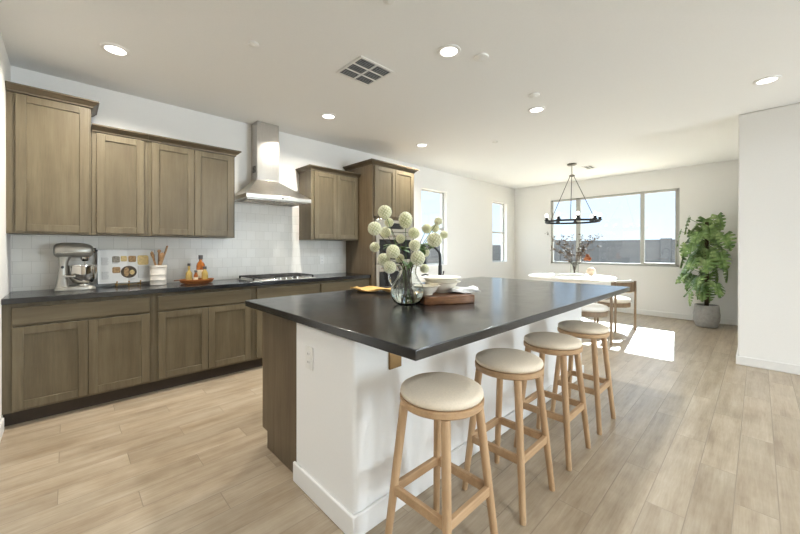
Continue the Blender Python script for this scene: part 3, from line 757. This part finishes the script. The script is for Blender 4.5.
for i, (lab, dx, dy, a, w) in enumerate((('white book lying flat at left in front of the vase on the dining table', -0.02, 0.15, -44, 0.125), ('white book lying flat between the other book and the beige ball', 0.13, -0.05, -42, 0.13))):
    o = thing('book', lab, 'book', (TX-0.06+dx, TY+dy, TZ), R(a), 'white books on the dining table')
    MB().box(-w, w, -0.10, 0.10, 0, 0.003).box(-w, w, -0.10, 0.10, 0.037, 0.040).box(-w, w, -0.10, -0.097, 0.003, 0.037).build('book_cover', 'white_cloth', o, bevel=0.001)
    MB().box(-w+0.006, w-0.006, -0.097, 0.094, 0.003, 0.037).build('page_block', 'page', o)
o = thing('decor_ball', 'beige ceramic ball on the dining table', 'ornament', (6.80, 2.09, TZ))
MB().sphere((0, 0, 0.075), 0.075, 28, 18).build('ball', 'beige', o)
MB().lathe([(0.012, 0.147), (0.013, 0.153), (0, 0.153)], 16).build('opening_rim', 'twig', o)

# ------------------------------------------------------------------ monstera
def monstera():
    px, py = 7.50, 0.585
    o = thing('potted_monstera', 'tall green monstera in a round grey pot by the far wall', 'plant', (px, py, 0))
    MB().lathe([(0, 0), (0.12, 0), (0.136, 0.012), (0.166, 0.12), (0.171, 0.20), (0.158, 0.33), (0.152, 0.355), (0.138, 0.355), (0.138, 0.31), (0, 0.31)], 48).build('pot', 'concrete', o)
    MB().lathe([(0, 0.305), (0.139, 0.305), (0.139, 0.318), (0.08, 0.325), (0, 0.33)], 32).build('soil', 'soil', o)
    MB().tube([(0.0, 0.0, 0.3), (0, 0, 1.0), (0.005, 0, 1.70)], [0.03, 0.028, 0.024], 14).build('moss_pole', 'moss', o)
    rnd = random.Random(11); st, lf = MB(), MB()
    def leaf(base, hd, tilt, size):
        # local: y along the rib, x across, z up
        rz = Matrix.Rotation(math.atan2(-hd[0], hd[1]), 4, 'Z'); m = Matrix.Translation(base) @ rz @ Matrix.Rotation(tilt, 4, 'X') @ Matrix.Rotation(rnd.uniform(-0.7, 0.7), 4, 'Y')
        N = 26; cols = 4
        for s in (-1, 1):
            grid = []
            for i in range(N+1):
                t = i/N
                w = 0.50*math.sin(math.pi*min(1, (t+0.10)/1.10)**0.72)**0.8 if t < 1 else 0.0
                nt = (t*5.5) % 1.0
                if 0.15 < t < 0.93 and nt > 0.66: w *= 0.34
                row = []
                for j in range(cols+1):
                    u = j/cols; x = s*w*u; yy = t - 0.13*u*(1-t)*1.4 + 0.10*u*t
                    z = -0.25*t*t + 0.10*u - 0.30*u*u*w
                    row.append(lf.bm.verts.new(m @ Vector((x*size, yy*size, z*size))))
                grid.append(row)
            for i in range(N):
                for j in range(cols):
                    q = [grid[i][j], grid[i][j+1], grid[i+1][j+1], grid[i+1][j]]
                    try: lf.bm.faces.new(q if s > 0 else q[::-1])
                    except ValueError: pass
    n = 64
    for k in range(n):
        z = 0.42+1.24*(k+0.5)/n + rnd.uniform(-0.03, 0.03)
        a = k*2.39996+rnd.uniform(-0.3, 0.3)
        hd = (math.cos(a), math.sin(a)); L = rnd.uniform(0.10, 0.34)*(0.75 if z > 1.45 else 1)
        size = rnd.uniform(0.20, 0.28)*(0.9 if z < 0.6 else 1)
        room = XF-px-0.03
        reach = (L+size*0.75)*hd[0]
        if reach > room: L = max(0.04, (room/hd[0])-size*0.75); 
        if (L+size*0.75)*hd[0] > room or (L+size*0.8)*hd[1] < -(py-YP-0.04): continue
        p0 = Vector((0.02*hd[0], 0.02*hd[1], z-0.05)); p1 = Vector((L*hd[0], L*hd[1], z+0.10+rnd.uniform(-0.04, 0.06)))
        mid = (p0+p1)/2+Vector((0, 0, 0.03)); st.tube([p0, mid, p1], [0.005, 0.004, 0.003], 6)
        leaf(p1, hd, R(rnd.uniform(-80, -30)), size)
    st.build('leaf_stalk', 'stem_green', o)
    f = lf.build('foliage', 'monstera', o, angle=80)
    so = f.modifiers.new('thickness', 'SOLIDIFY'); so.thickness = 0.0012
monstera()

# ------------------------------------------------------------------ things on the island
ZI = 0.914
CR = Vector((0.72, -0.694, 0)); CF = Vector((0.694, 0.72, 0))     # right and forward of the view, on the floor plane
def pitcher():
    bx, by = 1.535, 1.525
    o = thing('glass_pitcher', 'round clear glass pitcher holding cream flowers on the island', 'vase', (bx, by, ZI))
    pr = [(0, 0.0), (0.055, 0.0), (0.085, 0.018), (0.105, 0.055), (0.108, 0.085), (0.095, 0.125), (0.068, 0.165), (0.055, 0.195), (0.056, 0.225), (0.064, 0.245)]
    inner = [(max(0, r-0.004), z+(0.006 if z < 0.05 else 0)) for r, z in reversed(pr)]
    MB().lathe(pr+inner[:-1]+[(0, 0.007)], 48).build('vessel', 'glass', o)
    w = [(0, 0.0085), (0.052, 0.0085), (0.079, 0.024), (0.0995, 0.058), (0.102, 0.085), (0.097, 0.105), (0, 0.105)]
    MB().lathe(w, 40).build('water', 'water', o)
    d = -CR
    P = lambda a, z: d*a+Vector((0, 0, z))
    pts = [P(0.062, 0.232), P(0.088, 0.236), P(0.108, 0.222), P(0.116, 0.19), P(0.112, 0.155), P(0.098, 0.128), P(0.088, 0.122)]
    MB().tube(pts, 0.007, 10).build('handle', 'glass', o)
    # flowers: pixel-derived spots turned into real positions around the pitcher
    B = [(155,57,30),(110,130,30),(174,103,20),(158,147,24),(247,92,30),(110,213,22),(192,232,30),(150,268,28),(178,302,28),(225,175,20),(285,150,25),(288,205,25),(222,262,20),(302,262,32),(332,235,22),(342,130,22),(392,97,18),(380,128,18),(376,180,32),(418,157,18),(332,308,20)]
    ordn = ['first','second','third','fourth','fifth','sixth','seventh','eighth','ninth','tenth','eleventh','twelfth','thirteenth','fourteenth','fifteenth','sixteenth','seventeenth','eighteenth','nineteenth','twentieth','twenty-first']
    rank = {i: r for r, i in enumerate(sorted(range(len(B)), key=lambda i: B[i][0]))}
    rnd = random.Random(5)
    special = {0: 'cream pompom flower highest in the island pitcher, upper left', 4: 'tall egg-shaped cream flower at the top middle of the island bouquet', 19: 'small cream pompom flower farthest right in the island bouquet', 20: 'cream pompom flower hanging lowest right beside the pitcher neck', 5: 'cream pompom flower alone at middle left of the island bouquet', 1: 'large cream pompom flower farthest left, upper part of the island bouquet', 8: 'cream pompom flower lowest at the left of the pitcher neck'}
    dep0 = 2.163; F = []
    for i, (cx, cy, rr) in enumerate(B):
        dep = dep0+rnd.uniform(-0.11, 0.11)
        if i in (13, 18, 6, 8, 1): dep = dep0-0.10
        F.append([(cx/4.45-50)/345.6*dep, dep, (49.2-cy/4.45)/345.6*dep+1.264, rr/4.45/345.6*dep])
    for it in range(300):                                       # push the blooms apart, mostly in depth
        for i in range(len(F)):
            for j in range(i):
                a, b = F[i], F[j]; d = Vector((a[0]-b[0], a[1]-b[1], a[2]-b[2])); need = (a[3]+b[3])*1.02
                if d.length < need:
                    sgn = 1 if a[1] >= b[1] else -1
                    a[1] += sgn*0.004; b[1] -= sgn*0.004
    for i, (cx, cy, rr) in enumerate(B):
        dep = F[i][1]
        right = (cx/4.45-50)/345.6*dep; up = (49.2-cy/4.45)/345.6*dep
        ctr = Vector((0, 0, 1.264))+CF*dep+CR*right+Vector((0, 0, up)); rad = rr/4.45/345.6*dep
        s = thing('flower_stem', special.get(i, 'cream pompom flower, %s from the left in the island pitcher' % ordn[rank[i]]), 'flower', (bx, by, ZI+0.012), 0, 'cream pompom flowers in the island pitcher')
        loc = ctr-Vector((bx, by, ZI+0.012))
        a = rnd.uniform(0, 6.28); foot = Vector((0.03*math.cos(a), 0.03*math.sin(a), 0.0))
        flat = Vector((loc.x, loc.y, 0)); neck = flat.normalized()*min(0.032, flat.length)*rnd.uniform(0.5, 1)+Vector((0, 0, 0.195))
        c1 = neck+Vector((0, 0, 0.06)); pts = []
        for k in range(5): pts.append(foot.lerp(neck, k/4))
        for k in range(1, 9):
            t = k/8; pts.append(neck*(1-t)**2+c1*2*t*(1-t)+loc*t*t)
        MB().tube(pts, 0.0018, 6).build('stem', 'stem_green' if i % 4 == 0 else 'twig', s)
        ez = 1.25 if i == 4 else 1.0
        bl = MB(); N = 84
        for k in range(N):
            ph = math.acos(1-2*(k+0.5)/N); th = k*2.39996
            dv = Vector((math.sin(ph)*math.cos(th), math.sin(ph)*math.sin(th), math.cos(ph)*ez))
            p = loc+dv*rad*0.89; q = rad*0.180
            m = Matrix.Translation(p) @ zalign(dv)
            pet = []
            for e in range(10):
                aa = e*math.pi/5+k; rr_ = q*(1.15 if e % 2 == 0 else 0.55); pet.append((rr_*math.cos(aa), rr_*math.sin(aa), q*(0.75 if e % 2 == 0 else 0.45)))
            bl.loft([[(x*0.3, y*0.3, -q*0.9) for x, y, z in pet], pet, [(x*0.30, y*0.30, q*0.72) for x, y, z in pet]], mat=m)
        bo = bl.build('bloom', 'bloom', s, angle=50)
        MB().sphere(loc, rad*0.84, 14, 10, (1, 1, ez)).build('bloom_core', 'bloom_core', bo)
        if i in (3, 9, 12, 15, 18, 13, 17):
            for e in range(3):
                lm = MB()
                b0 = pts[-3]; dv = Vector((rnd.uniform(-1, 1), rnd.uniform(-1, 1), rnd.uniform(-0.4, 0.5))).normalized(); sd = dv.cross(Vector((0, 0, 1))).normalized()
                L = 0.075
                dn = Vector((0, 0, -1)); up_ = Vector((0, 0, 0.0012)); rows = []
                for t_, w_, dr_ in ((0.0, 0.002, 0.0), (0.2, 0.015, 0.002), (0.45, 0.022, 0.007), (0.75, 0.015, 0.016), (1.0, 0.001, 0.028)):
                    c_ = b0+dv*L*t_+dn*dr_; rows.append([c_+sd*w_, c_-dn*0.004, c_-sd*w_, c_-dn*0.004-up_])
                lm.loft(rows)
                lm.build('leaf', 'leaf', s)
pitcher()

def board():
    o = thing('cutting_board', 'thick live-edge wooden board under bowls on the island', 'cutting board', (1.795, 1.455, ZI), R(-27))
    rnd = random.Random(2); pts = []
    outl = [(x*0.86, y) for x, y in [(-0.20, -0.11), (-0.15, -0.128), (-0.08, -0.122), (0.0, -0.135), (0.08, -0.126), (0.15, -0.13), (0.205, -0.115), (0.212, -0.05), (0.205, 0.04), (0.20, 0.11), (0.12, 0.128), (0.03, 0.12), (-0.06, 0.13), (-0.14, 0.12), (-0.2, 0.105), (-0.207, 0.03), (-0.203, -0.05)]]
    MB().poly([(x, y, 0) for x, y in outl], 0.052).build('board', 'acacia', o, bevel=0.006)
    return o
board()
def bowl(label, x, y, z, r, h, foot):
    pr = [(0, 0), (foot, 0), (foot*1.02, 0.008), (r*0.62, h*0.30), (r*0.80, h*0.72), (r*0.84, h*0.86), (r, h*0.97), (r, h), (r*0.83, h*0.92), (r*0.78, h*0.80), (r*0.6, h*0.38), (foot*0.8, 0.014), (0, 0.012)]
    o = MB().lathe(pr, 48).build('bowl', 'ceramic', loc=(x, y, z)); return tag(o, label, 'bowl', 'cream bowls on the wooden board')
bowl('small cream bowl at left front of the wooden board', 1.682, 1.492, ZI+0.0525, 0.086, 0.060, 0.036)
bowl('wide cream rimmed bowl, lower of the stacked pair on the board', 1.858, 1.520, ZI+0.0525, 0.135, 0.075, 0.05)
bowl('wide cream rimmed bowl, upper of the stacked pair on the board', 1.858, 1.520, ZI+0.0525+0.028, 0.137, 0.075, 0.05)
def cloth(name, label, mat, loc, rz, w, d, th, layers, wav, group=None):
    mb = MB(); nx, ny = 22, 14; rnd = random.Random(int(w*1000))
    for L in range(layers):
        ww, dd = w*(1-0.03*L), d*(1-0.05*L); z0 = L*th
        rows = []
        for i in range(nx+1):
            u = i/nx-0.5
            r = []
            for j in range(ny+1):
                v = j/ny-0.5
                z = z0+wav*(0.5+0.5*math.sin(u*9+v*3+L))*(0.35+abs(u)*1.3)+wav*0.5*(0.5+0.5*math.sin(v*11+L*2))*abs(v)*1.6
                r.append((u*ww+0.006*math.sin(v*7+L), v*dd+0.006*math.sin(u*8+L), z))
            rows.append(r)
        top = [[mb.bm.verts.new((p[0], p[1], p[2]+th*0.9)) for p in r] for r in rows]; bot = [[mb.bm.verts.new(p) for p in r] for r in rows]
        for i in range(nx):
            for j in range(ny):
                mb.bm.faces.new((top[i][j], top[i+1][j], top[i+1][j+1], top[i][j+1])); mb.bm.faces.new((bot[i][j], bot[i][j+1], bot[i+1][j+1], bot[i+1][j]))
        for i in range(nx):
            mb.bm.faces.new((bot[i][0], bot[i+1][0], top[i+1][0], top[i][0])); mb.bm.faces.new((bot[i+1][ny], bot[i][ny], top[i][ny], top[i+1][ny]))
        for j in range(ny):
            mb.bm.faces.new((bot[0][j+1], bot[0][j], top[0][j], top[0][j+1])); mb.bm.faces.new((bot[nx][j], bot[nx][j+1], top[nx][j+1], top[nx][j]))
    return tag(mb.build(name, mat, loc=loc, rot=(0, 0, rz), angle=60), label, 'napkin')
cloth('napkin', 'folded white linen napkin on the right end of the wooden board', 'white_cloth', (1.935, 1.385, ZI+0.0535), R(-38), 0.19, 0.13, 0.009, 3, 0.012)
cloth('napkin', 'folded mustard yellow napkin lying on the island left of the pitcher', 'mustard', (1.80, 2.17, ZI+0.0005), R(-58), 0.34, 0.20, 0.004, 2, 0.030)

def faucet():
    o = thing('kitchen_faucet', 'matte black gooseneck faucet on the island behind the flowers', 'faucet', (2.372, 1.95, ZI))
    MB().lathe([(0, 0), (0.028, 0), (0.028, 0.008), (0.02, 0.014), (0.0165, 0.03), (0.0165, 0.20), (0.014, 0.205), (0, 0.205)], 24).build('base', 'black_metal', o)
    pts = [(0, 0, 0.19), (0, 0, 0.275)]
    for k in range(1, 13):
        a = math.pi*k/12; pts.append((0, 0.09-0.09*math.cos(a), 0.275+0.09*math.sin(a)))
    pts.append((0, 0.18, 0.25))
    MB().tube(pts, 0.0125, 14).build('spout', 'black_metal', o)
    MB().tube([(0, 0.18, 0.255), (0, 0.18, 0.16)], [0.0155, 0.017], 16).build('spray_head', 'black_metal', o)
    MB().tube([(0.015, 0, 0.10), (0.035, 0, 0.10), (0.05, 0.0, 0.15)], 0.006, 10).build('handle', 'black_metal', o)
faucet()
o = thing('soap_dispenser', 'small matte black soap pump beside the island faucet', 'soap dispenser', (2.27, 2.0, ZI))
MB().lathe([(0, 0), (0.02, 0), (0.02, 0.006), (0.011, 0.01), (0.011, 0.09), (0.007, 0.095), (0.007, 0.12), (0, 0.12)], 20).build('body', 'black_metal', o)
MB().tube([(0, 0, 0.118), (0, 0.03, 0.124), (0, 0.075, 0.112)], 0.006, 10).build('nozzle', 'black_metal', o)

# ------------------------------------------------------------------ things on the wall counter
ZK = 0.914
def mixer():
    o = thing('stand_mixer', 'pewter grey stand mixer with steel bowl on the left counter', 'mixer', (0.052, 4.0, ZK)); o.scale = (0.88, 0.95, 1.02)
    # base foot
    def rr(hx, hy, r, z, cx=0, n=6):
        out = []
        for sx, sy, a0 in ((1, 1, 0), (-1, 1, 90), (-1, -1, 180), (1, -1, 270)):
            for k in range(n+1):
                a = R(a0+90*k/n); out.append((cx+sx*(hx-r)+r*math.cos(a), sy*(hy-r)+r*math.sin(a), z))
        return out
    b = MB().loft([rr(0.145, 0.095, 0.07, 0.0), rr(0.147, 0.097, 0.07, 0.008), rr(0.140, 0.09, 0.068, 0.028), rr(0.128, 0.08, 0.06, 0.034)])
    b.build('base', 'mixer', o)
    c = MB().loft([rr(0.045, 0.072, 0.03, 0.03, -0.092), rr(0.036, 0.056, 0.03, 0.09, -0.09), rr(0.030, 0.046, 0.028, 0.17, -0.086), rr(0.034, 0.048, 0.028, 0.235, -0.080), rr(0.048, 0.052, 0.03, 0.275, -0.068)])
    c.build('column', 'mixer', o)
    h = []
    prof = [(-0.150, 0.018, 0.322), (-0.146, 0.042, 0.322), (-0.13, 0.058, 0.321), (-0.09, 0.066, 0.322), (0.0, 0.067, 0.323), (0.06, 0.064, 0.320), (0.105, 0.056, 0.318), (0.125, 0.042, 0.318), (0.132, 0.02, 0.318)]
    for x, r, z in prof: h.append([(x, r*0.95*math.cos(2*math.pi*k/28), z+r*math.sin(2*math.pi*k/28)*(1.0 if math.sin(2*math.pi*k/28) > 0 else 0.85)) for k in range(28)])
    MB().loft(h).build('motor_head', 'mixer', o, angle=60)
    MB().box(-0.125, 0.10, -0.0655, -0.060, 0.306, 0.313).box(-0.125, 0.10, 0.060, 0.0655, 0.306, 0.313).build('trim_band', 'chrome', o, bevel=0.001)
    MB().tube([(0.125, 0, 0.322), (0.150, 0, 0.322)], [0.024, 0.022], 20).build('attachment_hub', 'chrome', o)
    MB().tube([(0.138, -0.02, 0.322), (0.152, -0.045, 0.322)], [0.006, 0.009], 12).build('hub_knob', 'black_metal', o)
    MB().lathe([(0.0, 0.235), (0.022, 0.235), (0.034, 0.25), (0.036, 0.27), (0, 0.27)], 24, (0.070, 0, 0)).build('planetary_head', 'chrome', o)
    MB().tube([(0.070, 0, 0.24), (0.070, 0, 0.14)], 0.006, 10).build('beater_shaft', 'chrome', o)
    bp = [(0, 0.045), (0.045, 0.046), (0.075, 0.06), (0.098, 0.095), (0.106, 0.14), (0.108, 0.195), (0.112, 0.198), (0.112, 0.202), (0.105, 0.201), (0.101, 0.14), (0.092, 0.098), (0.07, 0.066), (0, 0.052)]
    MB().lathe(bp, 48, (0.055, 0, 0)).build('mixing_bowl', 'chrome', o)
    MB().lathe([(0, 0.03), (0.05, 0.032), (0.048, 0.0455), (0, 0.0455)], 32, (0.06, 0, 0)).build('bowl_foot', 'chrome', o)
    MB().box(-0.07, 0.0, -0.118, -0.108, 0.11, 0.125).box(-0.07, 0.0, 0.108, 0.118, 0.11, 0.125).box(-0.075, -0.06, -0.118, 0.118, 0.108, 0.127).build('bowl_arm', 'mixer', o, bevel=0.003)
    MB().lathe([(0.011, 0), (0.011, 0.012), (0, 0.014)], 14, mat=Matrix.Translation((-0.088, -0.046, 0.19)) @ Matrix.Rotation(R(90), 4, 'X')).build('speed_knob', 'black_metal', o)
mixer()

def cookbook():
    tilt = R(-14)
    o = thing('open_cookbook', 'open cookbook with food pictures propped on a brass stand', 'book', (0.41, 4.05, ZK+0.034)); o.rotation_euler = (tilt, 0, 0)
    W, H = 0.212, 0.312
    MB().box(-W-0.004, -0.006, 0.014, 0.017, -0.002, H+0.003).box(0.006, W+0.004, 0.014, 0.017, -0.002, H+0.003).box(-0.008, 0.008, 0.016, 0.019, -0.002, H+0.003).build('book_cover', 'cover', o, bevel=0.001)
    for s in (-1, 1):
        rows0, rows1 = [], []
        m = MB(); ring0, ring1 = [], []
        n = 14; pr = []
        for k in range(n+1):
            u = k/n; pr.append((s*W*u, 0.014-0.013*(math.sin(math.pi*min(1, u*1.15)))**0.6*(1-0.35*u) if 0 < u < 1 else (0.012 if u == 0 else 0.010)))
        back = [(x, 0.0140) for x, y in reversed(pr)]
        poly = pr+back[:-1]
        lo = [(x, y, 0.0) for x, y in poly]; hi = [(x, y, H) for x, y in poly]
        m.loft([lo, hi]); m.build('page_block', 'page', o, angle=50)
    def pic(x0, x1, z0, z1, mat, rnd_=True, y=-0.0005):
        m = MB(); cx, cz, hx, hz = (x0+x1)/2, (z0+z1)/2, (x1-x0)/2, (z1-z0)/2; pts = []
        for k in range(28):
            a = 2*math.pi*k/28; e = 0.35 if not rnd_ else 1.0
            c, s_ = math.cos(a), math.sin(a)
            pts.append((cx+hx*math.copysign(abs(c)**e, c), y, cz+hz*math.copysign(abs(s_)**e, s_)))
        m.poly(pts, 0.0016, (0, 1, 0)).build('picture', mat, o, smooth=False)
    pic(-0.112, -0.056, 0.190, 0.250, 'photo_b', False); pic(-0.050, -0.004, 0.200, 0.252, 'pale_food', False)
    pic(-0.112, -0.054, 0.092, 0.148, 'photo_a', False); pic(0.006, 0.064, 0.192, 0.252, 'photo_a', False)
    pic(0.074, 0.160, 0.162, 0.256, 'pale_food', False); pic(-0.052, 0.066, 0.042, 0.156, 'plate_dark', True, -0.0012)
    pic(-0.030, 0.010, 0.058, 0.145, 'photo_a', True, -0.0020); pic(0.012, 0.050, 0.072, 0.118, 'pale_food', True, -0.0020)
    for x0, x1, zz in ((-0.185, -0.135, (0.17, 0.24)), (-0.185, -0.135, (0.04, 0.11)), (-0.11, -0.06, (0.18, 0.192)), (0.015, 0.06, (0.03, 0.034)), (0.075, 0.17, (0.04, 0.15))):
        z = zz[0]
        ln = MB().box(x0, x0+0.003, 0.0008, 0.0016, z, zz[1])
        while z < zz[1]: ln.box(x0, x1-random.random()*0.015, -0.0002, 0.0016, z, z+0.0025); z += 0.009
        ln.build('text_block', 'ink', o, smooth=False)
    s = thing('book_stand', 'brass wire easel holding the open cookbook upright', 'book stand', (0.41, 4.03, ZK))
    bk = Vector((0, math.sin(-tilt), math.cos(tilt)))
    for x in (-0.085, 0.0, 0.085):
        m = MB(); r = 0.0035
        m.tube([(x, -0.035, 0.045), (x, -0.032, 0.020), (x, -0.022, 0.016), (x, 0.030, 0.016)], r, 8)
        m.tube([(x, -0.030, r), (x, -0.028, 0.018)], r, 8); m.sphere((x, -0.035, 0.047), 0.0065, 10, 8)
        m.build('hook', 'brass', s)
    m = MB(); m.tube([(-0.09, 0.034, 0.016), (0.09, 0.034, 0.016)], 0.003, 8)
    for x in (-0.085, 0.085): m.tube([(x, 0.034, 0.016), (x, 0.097, 0.22)], 0.003, 8).tube([(x, 0.080, 0.17), (x, 0.125, 0.003)], 0.003, 8)
    m.tube([(-0.085, 0.097, 0.22), (0.085, 0.097, 0.22)], 0.003, 8); m.build('easel_frame', 'brass', s)
cookbook()

def crock():
    x, y = 0.630, 3.985
    o = MB().lathe([(0, 0), (0.060, 0), (0.066, 0.006), (0.066, 0.05), (0.068, 0.053), (0.066, 0.056), (0.066, 0.10), (0.068, 0.103), (0.066, 0.106), (0.066, 0.165), (0.071, 0.170), (0.071, 0.188), (0.066, 0.190), (0.060, 0.185), (0.060, 0.01), (0, 0.008)], 44).build('utensil_crock', 'crock', loc=(x, y, ZK))
    tag(o, 'pale grey ribbed crock of wooden utensils beside the cookbook', 'crock')
    U = [('wooden spoon', 'wooden spoon leaning left in the grey crock', -0.040, 0.01, 0.27, 'spoon', 0.012), ('wooden spoon', 'pale wooden handle upright at the back of the grey crock', 0.012, 0.03, 0.31, 'stick', 0.009),
         ('wooden spoon', 'long wooden spatula leaning right in the grey crock', 0.060, 0.0, 0.325, 'spat', 0.01), ('wooden spoon', 'dark wooden spoon at the front of the grey crock', 0.020, -0.035, 0.26, 'spoon', 0.012)]
    for nm, lab, dx, dy, L, kind, r in U:
        t = thing('wooden_spoon' if kind != 'spat' else 'wooden_spatula', lab, 'utensil', (x, y, ZK+0.012), 0, 'wooden utensils in the crock')
        p0 = Vector((-dx*0.5, -dy*0.5, 0)); p1 = Vector((dx*1.05, dy*1.05, L)); dv = (p1-p0).normalized()
        MB().tube([p0, p0.lerp(p1, 0.5), p0.lerp(p1, 0.8), p1], [0.008, 0.008, 0.0085, 0.009], 10).build('handle', 'spoon', t)
        q = zalign(dv)
        if kind == 'spoon': MB().lathe([(0, -0.045), (0.016, -0.03), (0.029, 0.0), (0.026, 0.025), (0, 0.042)], 16, mat=Matrix.Translation(p1) @ q @ Matrix.Diagonal((1.0, 0.5, 1, 1))).build('bowl', 'spoon', t)
        elif kind == 'spat': MB().box(-0.026, 0.026, -0.005, 0.005, -0.06, 0.04, mat=Matrix.Translation(p1) @ q).build('blade', 'spoon', t, bevel=0.004)
        else: MB().sphere(p1, 0.016, 12, 8).build('knob', 'spoon', t)
crock()

def bottles():
    tx, ty = 0.945, 3.93
    o = thing('serving_tray', 'oval wooden tray holding bottles on the wall counter', 'tray', (tx, ty, ZK), R(-6))
    MB().lathe([(0, 0.006), (0.85, 0.006), (0.92, 0.014), (1.0, 0.040), (0.97, 0.042), (0.88, 0.022), (0, 0.018)], 48, sx=0.155, sy=0.095).build('dish', 'tray_wood', o)
    MB().lathe([(0, 0), (0.7, 0), (0.72, 0.007), (0, 0.007)], 40, sx=0.155, sy=0.095).build('foot', 'tray_wood', o)
    MB().box(-0.195, -0.145, -0.018, 0.018, 0.030, 0.040).build('handle', 'acacia', o, bevel=0.004)
    z = ZK+0.0185
    def bottle(label, x, y, r, hb, hn, rn, liq, cap, fill, name='bottle', group=None, tall=False):
        b = thing(name, label, 'bottle', (x, y, z), 0, 'bottles on the wooden tray')
        pr = [(0, 0), (r*0.9, 0), (r, 0.006), (r, hb*0.8), (r*0.85, hb*0.93), (rn, hb+0.012), (rn, hn)]
        MB().lathe(pr+[(0, hn)], 28).build('glass_body', liq, b)
        MB().lathe([(0, hn-0.004), (rn*1.35, hn-0.004), (rn*1.35, hn+cap), (0, hn+cap)], 20).build('cap', 'cap', b, bevel=0.001)
        MB().ringlathe([(r+0.0004, hb*0.16), (r+0.001, hb*0.16), (r+0.001, hb*0.6), (r+0.0004, hb*0.6)], 28).build('label', 'label' if fill else 'gold_oil', b)
        return b
    bottle('tall amber spirit bottle at the back of the tray, dark cap', 0.985, 3.955, 0.040, 0.19, 0.225, 0.015, 'amber', 0.038, True)
    bottle('golden oil bottle with slim neck at the left of the tray', 0.872, 3.915, 0.029, 0.10, 0.16, 0.010, 'gold_oil', 0.022, False)
    bottle('short golden bottle with dark cap at the tray right front', 1.005, 3.885, 0.029, 0.10, 0.125, 0.013, 'gold_oil', 0.024, False)
    bottle('smallest dark capped jar between the tray bottles', 0.925, 3.89, 0.018, 0.075, 0.095, 0.010, 'amber', 0.018, True)
bottles()
